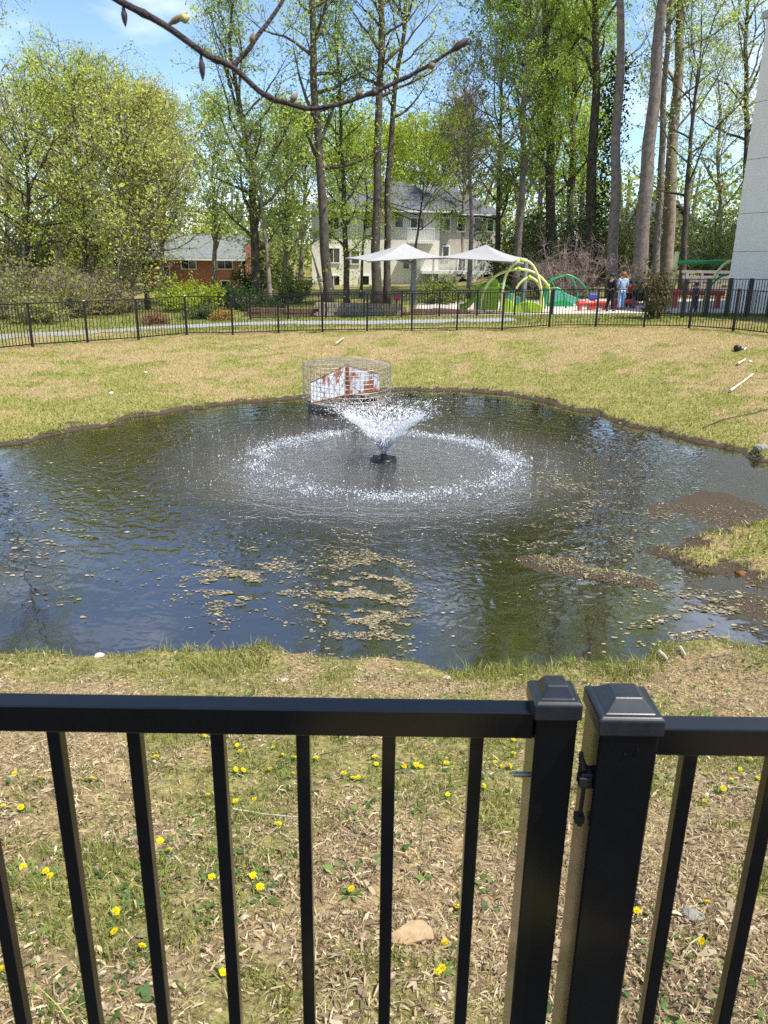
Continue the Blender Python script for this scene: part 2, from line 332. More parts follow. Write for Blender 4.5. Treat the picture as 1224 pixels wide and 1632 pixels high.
def ground_mat():
    m = bpy.data.materials.new('turf_and_soil'); m.use_nodes = True; n = m.node_tree.nodes; L = m.node_tree.links; b = n['Principled BSDF']
    b.inputs['Roughness'].default_value = .95; b.inputs['Specular IOR Level'].default_value = .15
    a = n.new('ShaderNodeAttribute'); a.attribute_name = 'Col'; sp = n.new('ShaderNodeSeparateColor'); L.new(a.outputs['Color'], sp.inputs['Color'])
    geo = n.new('ShaderNodeNewGeometry')
    def noise(sc_, d=6, ro=.6):
        t = n.new('ShaderNodeTexNoise'); t.inputs['Scale'].default_value = sc_; t.inputs['Detail'].default_value = d; t.inputs['Roughness'].default_value = ro; L.new(geo.outputs['Position'], t.inputs['Vector']); return t
    def ramp(src, p0, c0, p1, c1, mid=None):
        r = n.new('ShaderNodeValToRGB'); e = r.color_ramp.elements; e[0].position = p0; e[0].color = (*c0, 1); e[1].position = p1; e[1].color = (*c1, 1)
        if mid: q = e.new(mid[0]); q.color = (*mid[1], 1)
        L.new(src, r.inputs['Fac']); return r
    def mixc(f, A, B):
        k = n.new('ShaderNodeMix'); k.data_type = 'RGBA'; L.new(f, k.inputs['Factor']); L.new(A, k.inputs['A']); L.new(B, k.inputs['B']); return k.outputs['Result']
    n1 = noise(26, 8, .7); n2 = noise(7, 6); n3 = noise(60, 6, .7)
    straw = ramp(n1.outputs['Fac'], .34, (.12, .08, .045), .66, (.46, .36, .18), (.5, (.29, .21, .11)))
    grs = ramp(n1.outputs['Fac'], .34, (.07, .08, .02), .66, (.31, .31, .085), (.5, (.19, .20, .048)))
    ad = n.new('ShaderNodeMath'); ad.operation = 'MULTIPLY_ADD'; L.new(n2.outputs['Fac'], ad.inputs[0]); ad.inputs[1].default_value = .9; L.new(sp.outputs['Red'], ad.inputs[2])
    gf = ramp(ad.outputs[0], .72, (0, 0, 0), 1.35, (.6, .6, .6))
    turf = mixc(gf.outputs['Color'], straw.outputs['Color'], grs.outputs['Color'])
    mud = ramp(n3.outputs['Fac'], .35, (.035, .026, .018), .65, (.10, .077, .053))
    wn = n.new('ShaderNodeMath'); wn.operation = 'MULTIPLY_ADD'; L.new(n2.outputs['Fac'], wn.inputs[0]); wn.inputs[1].default_value = .7; L.new(sp.outputs['Green'], wn.inputs[2])
    wf = ramp(wn.outputs[0], .55, (0, 0, 0), .85, (1, 1, 1))
    L.new(mixc(wf.outputs['Color'], turf, mud.outputs['Color']), b.inputs['Base Color'])
    bp = n.new('ShaderNodeBump'); bp.inputs['Strength'].default_value = .8; bp.inputs['Distance'].default_value = .03
    L.new(n1.outputs['Fac'], bp.inputs['Height']); L.new(bp.outputs['Normal'], b.inputs['Normal'])
    return m
ground = g.build('ground', ground_mat(), smooth=True); tag(ground, 'sloping banks of dry straw and patchy green turf around the pond', 'ground', kind='structure')

# ------------------------------------------------------------------ water
FX, FY = float(gz(611, 733, W)[0]), float(gz(611, 733, W)[1])
def water_mat():
    m = bpy.data.materials.new('pond_water'); m.use_nodes = True; n = m.node_tree.nodes; L = m.node_tree.links; n.clear()
    o = n.new('ShaderNodeOutputMaterial'); geo = n.new('ShaderNodeNewGeometry')
    def math_(op, a, b=None, c=None):
        k = n.new('ShaderNodeMath'); k.operation = op
        for idx, v in enumerate((a, b, c)):
            if v is None: continue
            if isinstance(v, (int, float)): k.inputs[idx].default_value = v
            else: L.new(v, k.inputs[idx])
        return k.outputs[0]
    dist = n.new('ShaderNodeVectorMath'); dist.operation = 'DISTANCE'; L.new(geo.outputs['Position'], dist.inputs[0]); dist.inputs[1].default_value = (FX, FY, W)
    r = dist.outputs['Value']
    def noise(sc_, d=3, dist_=0, vec=None):
        t = n.new('ShaderNodeTexNoise'); t.inputs['Scale'].default_value = sc_; t.inputs['Detail'].default_value = d; t.inputs['Distortion'].default_value = dist_
        L.new(vec or geo.outputs['Position'], t.inputs['Vector']); return t.outputs['Fac']
    def mrange(v, a, b, c, d):
        k = n.new('ShaderNodeMapRange'); k.interpolation_type = 'SMOOTHSTEP'; L.new(v, k.inputs['Value'])
        for q, w_ in zip(('From Min', 'From Max', 'To Min', 'To Max'), (a, b, c, d)): k.inputs[q].default_value = w_
        return k.outputs['Result']
    wob = math_('MULTIPLY', noise(1.4, 3), 2.4)
    ph = math_('MULTIPLY', math_('ADD', r, wob), 2*math.pi/.26)
    rings = math_('MULTIPLY', math_('SINE', ph), mrange(r, 2.2, 7.0, .34, .015))
    ph2 = math_('MULTIPLY', math_('ADD', r, math_('MULTIPLY', noise(1.7, 2), 1.1)), 2*math.pi/.41)
    rings2 = math_('MULTIPLY', math_('SINE', ph2), mrange(r, 2.2, 7.5, .5, .02))
    wind = math_('MULTIPLY', noise(5.5, 3, .5), mrange(r, 2.5, 7, 1.2, .10))
    chop = math_('MULTIPLY', noise(24, 4), mrange(r, 2.2, 4.3, 3.6, .015))
    hgt = math_('ADD', math_('ADD', rings, rings2), math_('ADD', wind, chop))
    bp = n.new('ShaderNodeBump'); bp.inputs['Strength'].default_value = 1.0; bp.inputs['Distance'].default_value = .0085; L.new(hgt, bp.inputs['Height'])
    fr = n.new('ShaderNodeFresnel'); fr.inputs['IOR'].default_value = 1.42; L.new(bp.outputs['Normal'], fr.inputs['Normal'])
    gl = n.new('ShaderNodeBsdfGlossy'); gl.inputs['Roughness'].default_value = .03; L.new(bp.outputs['Normal'], gl.inputs['Normal'])
    tr = n.new('ShaderNodeBsdfTransparent'); tr.inputs['Color'].default_value = (.55, .46, .30, 1)
    df = n.new('ShaderNodeBsdfDiffuse'); df.inputs['Color'].default_value = (.034, .027, .013, 1)
    fo = n.new('ShaderNodeBsdfDiffuse'); fo.inputs['Color'].default_value = (.36, .38, .38, 1)
    u1 = n.new('ShaderNodeMixShader'); u1.inputs[0].default_value = .5; L.new(tr.outputs[0], u1.inputs[1]); L.new(df.outputs[0], u1.inputs[2])
    u2 = n.new('ShaderNodeMixShader'); L.new(mrange(r, 1.9, 4.4, .09, 0), u2.inputs[0]); L.new(u1.outputs[0], u2.inputs[1]); L.new(fo.outputs[0], u2.inputs[2])
    f2 = math_('MINIMUM', math_('ADD', math_('MULTIPLY', fr.outputs[0], 1.1), mrange(r, 2.6, 5.6, .05, .25)), 1.0)
    u3 = n.new('ShaderNodeMixShader'); L.new(f2, u3.inputs[0]); L.new(u2.outputs[0], u3.inputs[1]); L.new(gl.outputs[0], u3.inputs[2])
    L.new(u3.outputs[0], o.inputs[0]); return m
g = Geo(); wx = np.linspace(-9.5, 9.0, 60); wy = np.linspace(5.0, 21.5, 54); XX, YY = np.meshgrid(wx, wy)
i, j = np.meshgrid(np.arange(53), np.arange(59), indexing='ij')
g.add(np.stack([XX, YY, np.full_like(XX, W)], -1).reshape(-1, 3), [np.stack([i*60+j, i*60+j+1, (i+1)*60+j+1, (i+1)*60+j], -1).reshape(-1, 4)])
tag(g.build('pond_water', water_mat(), smooth=True), 'dark rippled pond water reflecting blue sky and trees', 'pond', kind='structure')

# ------------------------------------------------------------------ path and play surface
def strip(name, pts, width, m, lift, label, cat):
    P = np.array(pts, float); t = np.linspace(0, len(P)-1, 12*(len(P)-1)+1); k = np.minimum(t.astype(int), len(P)-2); P = P[k]+(P[k+1]-P[k])*(t-k)[:, None]
    for _ in range(8): P[1:-1] = (P[:-2]+2*P[1:-1]+P[2:])/4
    T = np.gradient(P, axis=0); T /= np.linalg.norm(T, axis=1)[:, None]; Nn = np.stack([-T[:, 1], T[:, 0]], 1)
    cols = np.linspace(-.5, .5, 6); Q = P[:, None]+cols[None, :, None]*width*Nn[:, None]
    z = H(Q[..., 0].ravel(), Q[..., 1].ravel()).reshape(Q.shape[:2])+lift
    G_ = Geo(); n_, m_ = Q.shape[:2]; i, j = np.meshgrid(np.arange(n_-1), np.arange(m_-1), indexing='ij')
    G_.add(np.concatenate([Q, z[..., None]], -1).reshape(-1, 3), [np.stack([i*m_+j, i*m_+j+1, (i+1)*m_+j+1, (i+1)*m_+j], -1).reshape(-1, 4)])
    return tag(G_.build(name, m, smooth=True), label, cat, kind='structure')
pp = []
for px, py in [(-160, 552), (0, 537), (150, 528), (300, 520), (440, 515), (600, 514), (740, 511), (820, 509)]:
    z = -.75
    for _ in range(5): q = gz(px, py, z); z = Hs(q[0], q[1])
    pp.append(q[:2])
PATH = np.array(pp)
strip('path', pp, 1.7, M['asphalt'], .012, 'pale grey asphalt path behind the far fence', 'path')
strip('playground_surface', [(1.5, 41.5), (6, 41.2), (11, 41), (17, 40.5), (24, 40)], 9.5, M['pad'], .016, 'light playground paving under the climbing arches', 'pavement')

g = Geo(); g.add([(-40, -45, .006), (40, -45, .006), (40, .62, .006), (-40, .62, .006)], [np.array([(0, 1, 2, 3)])])  # unseen dark sheet, added so the near fence faces reflect dark ground
tag(g.build('unseen_dark_ground', mat('unseen_ground_dark', (.03, .03, .03), .9, .2, var=.15, vscale=4, bump=.3, bscale=120)), 'unseen dark ground sheet added on the camera side to darken the fence reflections', 'path', kind='structure')
# ------------------------------------------------------------------ near gate and fence
PZ = 1.225
gp = gz(884, 1101, PZ); fp = gz(994, 1117, PZ)
def cap_geo(w, z0):
    """flared post cap with a low truncated pyramid on top"""
    g_ = Geo(); a = w/2+.004
    prof = [(a, z0-.027), (a, z0-.004), (a-.004, z0), (a-.010, z0), (a*.42, z0+.017)]
    Vs = []; 
    for r_, z_ in prof: Vs += [(-r_, -r_, z_), (r_, -r_, z_), (r_, r_, z_), (-r_, r_, z_)]
    F = []
    for k in range(len(prof)-1):
        for q in range(4): F.append((k*4+q, k*4+(q+1) % 4, (k+1)*4+(q+1) % 4, (k+1)*4+q))
    n_ = (len(prof)-1)*4; F.append((n_, n_+1, n_+2, n_+3)); F.append((3, 2, 1, 0))
    return g_.add(Vs, [np.array(F)])
def bevel(o, w=.002):
    b = o.modifiers.new('bevel', 'BEVEL'); b.width = w; b.segments = 2; b.limit_method = 'ANGLE'; return o
gy = float(gp[1])
gate = empty('pond_gate', (float(gp[0])-.6, gy, 0), 'black metal gate panel filling the left foreground, with its narrow capped end post', 'gate')
def loc(o, w): return (w[0]-o.location.x, w[1]-o.location.y, w[2]-o.location.z)
gpx = float(gp[0])
bevel(Geo().box((gpx, gy, (PZ-.027+.06)/2), (.058, .058, PZ-.027-.06)).build('stile', M['fence_near'], gate, loc=tuple(-v for v in gate.location)))
bevel(cap_geo(.058, PZ).build('post_cap', M['cap'], gate, loc=(gpx-gate.location.x, 0, 0)), .0015)
yl = float(gz(400, 1110, 1.2)[1]) - .016
def place(g_, name, parent, m, bv=.0015): return bevel(g_.build(name, m, parent, loc=tuple(-v for v in parent.location)), bv)
lx0 = gpx-1.25
place(Geo().box(((lx0+gpx-.029)/2, yl, 1.2-.021), (gpx-.0295-lx0, .034, .042)), 'top_rail', gate, M['fence_near'])
place(Geo().box(((lx0+gpx-.029)/2, yl, .13), (gpx-.0295-lx0, .034, .042)), 'bottom_rail', gate, M['fence_near'])
place(Geo().box((lx0-.03, yl, .63), (.058, .058, 1.18)), 'stile', gate, M['fence_near'])
pk = Geo().box((0, 0, 0), (.0195, .0195, 1.0)).mesh('picket', M['fence_near'])
pxs = [float(gz(p, 1160, 1.155)[0]) for p in (87, 215, 348, 484, 620, 758)]
st = np.mean(np.diff(pxs)); pxs = [pxs[0]-2*st, pxs[0]-st]+pxs
for x in pxs:
    o = link('picket', pk, gate, (x-gate.location.x, yl-gate.location.y, .655)); bevel(o, .0015)
b0 = gz(836, 1239, 1.12)
place(Geo().tube([(gpx-.049, gy, 1.085), (gpx-.027, gy, 1.085)], .0042, 10), 'bolt', gate, M['steel'], .0008)
fx, fy = float(fp[0]), float(fp[1])
fen = empty('foreground_fence', (fx, fy, 0), 'black fence with thick capped post at the right foreground edge', 'fence')
place(Geo().box((fx, fy, PZ/2-.02), (.080, .080, PZ-.027+.04-.02)), 'post', fen, M['fence_near'], .003)
bevel(cap_geo(.080, PZ).build('post_cap', M['cap'], fen, loc=(0, 0, 0)), .0015)
ry = fy-.012; rz = 1.2
place(Geo().box(((fx+.041+1.7)/2, ry, rz-.021), (1.7-fx-.041, .034, .042)), 'top_rail', fen, M['fence_near'])
place(Geo().box(((fx+.041+1.7)/2, ry, .13), (1.7-fx-.041, .034, .042)), 'bottom_rail', fen, M['fence_near'])
x0 = float(gz(1104, 1205, 1.155)[0])
for k in range(9): bevel(link('picket', pk, fen, (x0+k*st-fx, ry-fy, .655)), .0015)
place(Geo().box((1.75, fy, .6), (.080, .080, 1.24)), 'post', fen, M['fence_near'], .003)
la = Geo(); lxp = fx-.040-.008; ly = fy-.02
la.box((lxp, ly, 1.115), (.016, .022, .024)); la.box((lxp-.004, ly-.006, 1.115), (.015, .016, .014)); la.tube([(lxp-.003, ly, 1.128), (lxp-.008, ly, 1.146), (lxp-.009, ly, 1.156)], [.0065, .004, .003], 8)
lat = place(la, 'latch', fen, M['black'], .002)
lr = Geo(); lr.tube([(lxp, ly, 1.10), (lxp-.001, ly, 1.05)], .0032, 8).box((lxp-.002, ly, 1.046), (.013, .013, .012)); lr.tube([(lxp, ly, 1.04), (lxp, ly, 1.033)], .004, 8)
lrod = lr.build('latch_rod', M['black'], lat)
for sx, sz in ((.012, 1.175), (-.004, 1.168)):
    place(Geo().tube([(fx+sx, fy-.0398, sz), (fx+sx, fy-.043, sz)], .0022, 8), 'screw', fen, M['fence_near'], .0004)

# ------------------------------------------------------------------ far fences
def base_pt(px, py):
    z = -.7
    for _ in range(6): q = gz(px, py, z); z = Hs(q[0], q[1])
    return np.array([q[0], q[1], z])
def fence(name, P, hgt, label, pitch=.116, post_w=.07, pick_w=.018, stuff=False, dz=0):
    P = [np.array(p, float) for p in P]; org = P[len(P)//2].copy()
    f_ = empty(name, tuple(org), label, 'fence')
    pm = Geo().box((0, 0, hgt/2-.05), (post_w, post_w, hgt+.1)).box((0, 0, hgt+.012), (post_w*1.15, post_w*1.15, .024), taper=.6).mesh('post', M['fence'])
    km = Geo().box((0, 0, hgt/2+.01), (pick_w, pick_w, hgt-.11)).mesh('picket', M['fence'])
    bulk = Geo()
    for k, p in enumerate(P):
        d = P[min(k+1, len(P)-1)]-P[max(k-1, 0)]; a = math.atan2(d[1], d[0])
        link('post', pm, f_, tuple(p-org), (0, 0, a))
        if k+1 == len(P): break
        q = P[k+1]; e = q-p; L_ = np.linalg.norm(e[:2]); a = math.atan2(e[1], e[0]); t0 = post_w/2/L_
        for zz in (hgt-.02, .09):
            Geo().bar(p+e*t0-org+(0, 0, zz), q-e*t0-org+(0, 0, zz), .03, .032).build('rail', M['fence'], f_)
        n_ = max(2, int(round(L_/pitch)))
        for c in range(1, n_):
            w_ = p+e*c/n_-org
            if stuff: bulk.box((w_[0], w_[1], w_[2]+hgt/2+.01), (pick_w, pick_w, hgt-.11))
            else: link('picket', km, f_, tuple(w_), (0, 0, a))
    if stuff: tag(bulk.build('pickets', M['fence'], f_), kind='stuff')
    return f_
posts = [(-130, 573), (-38, 562), (52, 553), (140, 547), (221, 542), (298, 537.5), (371, 534), (444, 531), (514, 529.5), (585, 528.5), (656, 528), (728, 526), (800, 524), (875, 522), (949, 521), (1026, 520.5), (1098, 523), (1168, 528), (1236, 535), (1310, 543)]
PP = [base_pt(*p) for p in posts]
fence('pond_fence', PP, 1.37, 'long black picket fence along the top of the far bank')
yb = 36.0
PF = [];
for px in range(400, 900, 60):
    x = float(aty(px, 506, yb)[0]); PF.append((x, yb+.02*x, Hs(x, yb)))
fence('playground_fence', PF, 1.15, 'lower black fence between the path and the playground', stuff=True, post_w=.08)
PB = []
for px in range(795, 1180, 50):
    x = float(aty(px, 470, 49.5)[0]); PB.append((x, 49.5, Hs(x, 49.5)))
fence('back_fence', PB, 1.1, 'thin dark fence behind the playground below the tall trees', stuff=True, post_w=.06)
PR = []
for px in (1048, 1086, 1122, 1156, 1188, 1222, 1256, 1290):
    x = float(aty(px, 512, 33.4)[0]); PR.append((x, 33.4, Hs(x, 33.4)))
fence('side_fence', PR, 1.55, 'taller black fence with closely spaced thick posts beside the grey building', stuff=True, post_w=.13, pick_w=.022)

# ------------------------------------------------------------------ outlet riser with wire cage
oc = gz(553, 648, W); ox, oy = float(oc[0]), float(oc[1])
ri = empty('outlet_riser', (ox, oy, W), 'round wire trash rack with rusty white plate standing at the far water edge', 'drain')
R_ = 1.02
Geo().lathe([(.92, -.55), (.92, .16), (.72, .16), (.72, -.55)], n=32).build('concrete_ring', M['culvert'], ri)
cg = Geo()
for k, z in enumerate(np.linspace(.16, .98, 9)):
    a = np.linspace(0, 2*math.pi, 49); cg.tube(np.stack([R_*np.cos(a)*(1+.02*np.sin(3*a)), R_*np.sin(a), z+.03*np.sin(2*a+1)*(k/8)+0*a], 1), .0055, 4, cap=False)
for k in range(56):
    a = 2*math.pi*k/56; zt = .98+.03*math.sin(2*a+1); cg.tube([(R_*math.cos(a)*(1+.02*math.sin(3*a)), R_*math.sin(a), .14), (R_*math.cos(a)*(1+.02*math.sin(3*a)), R_*math.sin(a), zt)], .0055, 4, cap=False)
for k in range(-6, 7):
    w_ = math.sqrt(max(0, R_**2-(k*.155)**2)); t = np.linspace(-1, 1, 9)
    cg.tube(np.stack([t*w_, np.full(9, k*.155), .98+.06*(1-t*t)], 1), .0045, 4, cap=False); cg.tube(np.stack([np.full(9, k*.155), t*w_, .985+.06*(1-t*t)], 1), .0045, 4, cap=False)
cg.build('wire_cage', mat('galvanised_wire', (.42, .36, .33), .5, .5, metal=.6, var=.3, vscale=5), ri)
# rusty folded plate: two leaves meeting at a dark seam, top edge arched
def plate(x0, y0, x1, y1, zt0, zt1, zb0, zb1, name):
    g_ = Geo(); t = np.linspace(0, 1, 9); X_ = x0+(x1-x0)*t; Y_ = y0+(y1-y0)*t; zt = zt0+(zt1-zt0)*t; zb = zb0+(zb1-zb0)*t
    V = []
    for th_ in (0, .02):
        for k in range(9): V += [(X_[k], Y_[k]+th_, zb[k]), (X_[k], Y_[k]+th_, zt[k])]
    F = []
    for k in range(8):
        F.append((2*k, 2*k+2, 2*k+3, 2*k+1)); F.append((18+2*k, 18+2*k+1, 18+2*k+3, 18+2*k+2)); F.append((2*k+1, 2*k+3, 18+2*k+3, 18+2*k+1)); F.append((2*k, 18+2*k, 18+2*k+2, 2*k+2))
    F += [(0, 1, 19, 18), (16, 34, 35, 17)]
    o = g_.add(V, [np.array(F)]).build(name, M['plate'], ri)
    e = Geo().tube(np.stack([X_, Y_-.004, zb+.012], 1), .018, 5).tube(np.stack([X_, Y_-.004, zt], 1), .009, 5); e.build('rim', M['rust'], o); return o
plate(-.80, -.42, -.03, -.02, .62, .96, .14, .26, 'plate'); plate(.03, -.02, .76, .10, .96, .76, .26, .36, 'plate')
Geo().bar((0, 0, .1), (0, 0, 1.0), .10, .05, up=(0, 1, 0)).build('post', M['rust'], ri)

# ------------------------------------------------------------------ fountain
fo = empty('fountain', (FX, FY, W), 'black floating fountain head spraying in the middle of the pond', 'fountain')
Geo().lathe([(.0, .05), (.10, .055), (.20, .045), (.235, .015), (.225, -.03), (.12, -.05), (0, -.05)], n=28).build('float_ring', M['black'], fo, smooth=True)
Geo().lathe([(.075, .04), (.06, .10), (.04, .115), (.03, .115), (0, .10)], n=20).build('nozzle', M['black'], fo, smooth=True)
lg = Geo()
for k in range(3):
    a = k*2.1+.4; lg.box((.20*math.cos(a), .20*math.sin(a), .035), (.05, .05, .03))
lg.build('light_housing', M['black'], fo)
Geo().lathe([(.07, -.06), (.07, -.40), (0, -.42)], n=14).build('motor', M['black'], fo)
rng = np.random.default_rng(11)
def drops(C, D, L_, wd, G_):
    """stretched octahedral drops at C along D"""
    N = len(C); D = D/np.linalg.norm(D, axis=1)[:, None]; ref = rng.normal(size=(N, 3)); A = np.cross(D, ref); A /= np.linalg.norm(A, axis=1)[:, None]; B = np.cross(D, A)
    L_ = np.broadcast_to(L_, (N,))[:, None]; wd = np.broadcast_to(wd, (N,))[:, None]
    V = np.stack([C+D*L_, C+A*wd, C-A*wd*.5+B*wd*.87, C-A*wd*.5-B*wd*.87, C-D*L_*.7], 1).reshape(-1, 3)
    k = np.arange(N)[:, None]*5
    F = np.concatenate([k+np.array([0, 1, 2]), k+np.array([0, 2, 3]), k+np.array([0, 3, 1]), k+np.array([4, 2, 1]), k+np.array([4, 3, 2]), k+np.array([4, 1, 3])])
    G_.add(V, [F])
gq = 9.81
G_ = Geo()
def ball(N, tmin, tmax, spread, vr, vz, size, L_, tp=1.0):
    t = tmin+(tmax-tmin)*rng.random(N)**tp; a = rng.random(N)*2*math.pi
    r_ = vr*(1+spread*rng.normal(size=N)); v_ = vz*(1+spread*.6*rng.normal(size=N))
    C = np.stack([FX+np.cos(a)*(.02+r_*t), FY+np.sin(a)*(.02+r_*t), W+.11+v_*t-.5*gq*t*t], 1)
    D = np.stack([np.cos(a)*r_, np.sin(a)*r_, v_-gq*t], 1); k = C[:, 2] > W+.005; C = C[k]; D = D[k]
    sz = np.exp(rng.normal(np.log(size), .4, len(C))); drops(C, D, sz*L_, sz, G_)
ball(2200, .002, .10, .045, 2.65, 4.1, .0075, 3.0, .9)
ball(4200, .02, .24, .055, 2.65, 4.1, .0068, 3.4, .9)
ball(2600, .10, .34, .09, 2.65, 4.1, .0052, 2.8, 1.2)
ball(1300, .20, .48, .15, 2.65, 4.05, .0036, 1.8)
ball(1000, .45, .95, .14, 2.6, 4.1, .0028, 1.6)
tag(G_.build('water_spray', M['drops']), 'white spray of drops fanning out from the fountain head', 'spray', kind='stuff')
G_ = Geo()
def ring(N, rm, rs, size, zmax):
    a = rng.random(N)*2*math.pi; r_ = rm+rs*rng.normal(size=N); pat = fbm(np.cos(a)*r_*2.2+20, np.sin(a)*r_*2.2+20, 77, 4)
    k = rng.random(N) < np.clip((pat-.22)*3.0, .08, 1); a = a[k]; r_ = np.abs(r_[k]); n_ = len(a)
    C = np.stack([FX+r_*np.cos(a), FY+r_*np.sin(a), W+.004+zmax*rng.random(n_)**2.5], 1); D = rng.normal(size=(n_, 3)); D[:, 2] = np.abs(D[:, 2])*.8+.2
    sz = np.exp(rng.normal(np.log(size), .45, n_)); drops(C, D, sz*1.7, sz, G_)
ring(9500, 2.2, .16, .0060, .045); ring(4200, 2.25, .36, .0042, .04); ring(1500, 1.6, 1.0, .0034, .03); ring(2500, 3.2, .8, .0036, .02)
tag(G_.build('splash_ring', M['drops']), 'ring of white splashes where the fountain spray lands', 'splash', kind='stuff')

# ------------------------------------------------------------------ floating debris
rng = np.random.default_rng(5)
def flakes(name, N, sampler, thr, fs, size, cols, label, seed):
    x, y = sampler(N); n_ = fbm(x*fs, y*fs*1.5, seed, 4); k = (n_ > thr) & (pond_sd(x, y) < -.05) & (H(x, y) < W+.004) & (np.hypot(x-FX, y-FY) > 2.6); x = x[k]; y = y[k]; n_ = len(x)
    sz = np.minimum(np.exp(rng.normal(np.log(size*.85), .65, n_)), size*2.3); a = rng.random(n_)*2*math.pi; m_ = 6
    an = a[:, None]+np.arange(m_)*2*math.pi/m_; rr = sz[:, None]*(.55+.6*rng.random((n_, m_)))
    V = np.stack([x[:, None]+rr*np.cos(an)*1.25, y[:, None]+rr*np.sin(an)*.8, W+.004+.006*rng.random((n_, 1))+.002*rng.random((n_, m_))], -1).reshape(-1, 3)
    c = np.array(cols)[rng.integers(0, len(cols), n_)]*(.75+.5*rng.random((n_, 1)))
    G_ = Geo(); G_.add(V, [np.arange(n_*m_).reshape(-1, m_)]); G_.C.append(np.repeat(c, m_, 0))
    tag(G_.build(name, M['straw']), label, 'debris', kind='stuff')
TANS = [(.12, .10, .05), (.33, .28, .19), (.26, .22, .14), (.19, .17, .09), (.40, .34, .24), (.22, .20, .11)]
def gauss_px(cx, cy, sx, sy):
    def f_(N):
        px = cx+sx*rng.normal(size=N); py = cy+sy*rng.normal(size=N); d = _w[None]+_r[None]*((px-612)/FPX)[:, None]-_u[None]*((py-816)/FPX)[:, None]; t = (W-CAMZ)/d[:, 2]; return d[:, 0]*t, d[:, 1]*t
    return f_
flakes('floating_leaf_mat', 13000, gauss_px(585, 945, 46, 40), .54, 4.5, .009, TANS, 'mat of tan leaf scraps floating below the fountain over dark trunk reflections', 31)
flakes('floating_leaf_mat', 8500, gauss_px(385, 925, 50, 28), .57, 4.2, .009, TANS, 'looser tan leaf scraps floating left of the largest mat', 33)
flakes('floating_leaf_mat', 9500, gauss_px(930, 790, 90, 60), .57, 3.0, .010, TANS, 'streaky scattering of leaf scraps floating right of the fountain', 35)
flakes('floating_specks', 9000, lambda N: (rng.uniform(-7.5, 7.5, N), rng.uniform(5.6, 20, N)), .60, 2.2, .010, TANS, 'scattered pale specks floating all over the pond', 37)
flakes('floating_specks', 2500, gauss_px(1110, 985, 60, 30), .50, 3.5, .012, TANS, 'pale specks floating in the shallow corner by the near right bank', 38)
flakes('floating_specks', 1500, gauss_px(60, 830, 80, 60), .52, 3.0, .014, TANS, 'few leaf scraps floating near the left edge of the pond', 39)

n_ = 3200; t_ = rng.random(n_); x = 1.85+t_*1.0+rng.normal(size=n_)*.16; y = 8.25-t_*.53+rng.normal(size=n_)*.13; hz = H(x, y); k = hz > W+.002; x, y, hz = x[k], y[k], hz[k]
G_ = Geo(); G_.leaves(np.stack([x, y, hz+.006], 1), .017*np.exp(rng.normal(0, .5, len(x))), rng, np.array(TANS)[rng.integers(0, 6, len(x))]*(.7+.6*rng.random((len(x), 1))), ratio=.45, flat=.8)
tag(G_.build('mud_bar_litter', M['straw']), 'crust of tan plant scraps on the long low mud bar', 'debris', kind='stuff')
n_ = 9000; x = rng.uniform(3.2, 6.6, n_); y = rng.uniform(6.6, 10.6, n_); hz = H(x, y); k = (hz > W-.004) & (hz < W+.12); x, y, hz = x[k], y[k], np.maximum(hz[k], W); G_ = Geo(); G_.leaves(np.stack([x, y, hz+.006], 1), .017*np.exp(rng.normal(0, .5, len(x))), rng, np.array(TANS)[rng.integers(0, 6, len(x))]*(.7+.6*rng.random((len(x), 1))), ratio=.45, flat=.8)
tag(G_.build('mud_spit_litter', M['straw']), 'plant scraps strewn on the muddy rim of the right-hand spit', 'debris', kind='stuff')
# ------------------------------------------------------------------ trees
SPRING = [(.18, .25, .035), (.14, .21, .035), (.23, .29, .05), (.27, .31, .07)]
LIGHT = [(.23, .28, .08), (.18, .24, .06), (.29, .33, .11), (.15, .19, .05)]
YELLOW = [(.27, .29, .05), (.22, .26, .045), (.32, .32, .08), (.18, .22, .045), (.34, .32, .12)]
DARK = [(.035, .065, .018), (.05, .085, .02), (.025, .05, .018), (.08, .12, .03)]
OLIVE = [(.12, .14, .045), (.09, .11, .035), (.17, .17, .06), (.06, .08, .025)]
def pick(cols, n_, rng, v=.25, gain=1.0): return gain*np.array(cols)[rng.integers(0, len(cols), n_)]*(1-v+2*v*rng.random((n_, 1)))
def path_(p0, d, L_, n_, wig, up, rng):
    P = [np.array(p0, float)]; d = np.array(d, float); d /= np.linalg.norm(d)
    for _ in range(n_):
        d = d+wig*rng.normal(size=3)+np.array([0, 0, up]); d /= np.linalg.norm(d); P.append(P[-1]+d*L_/n_)
    return np.array(P)
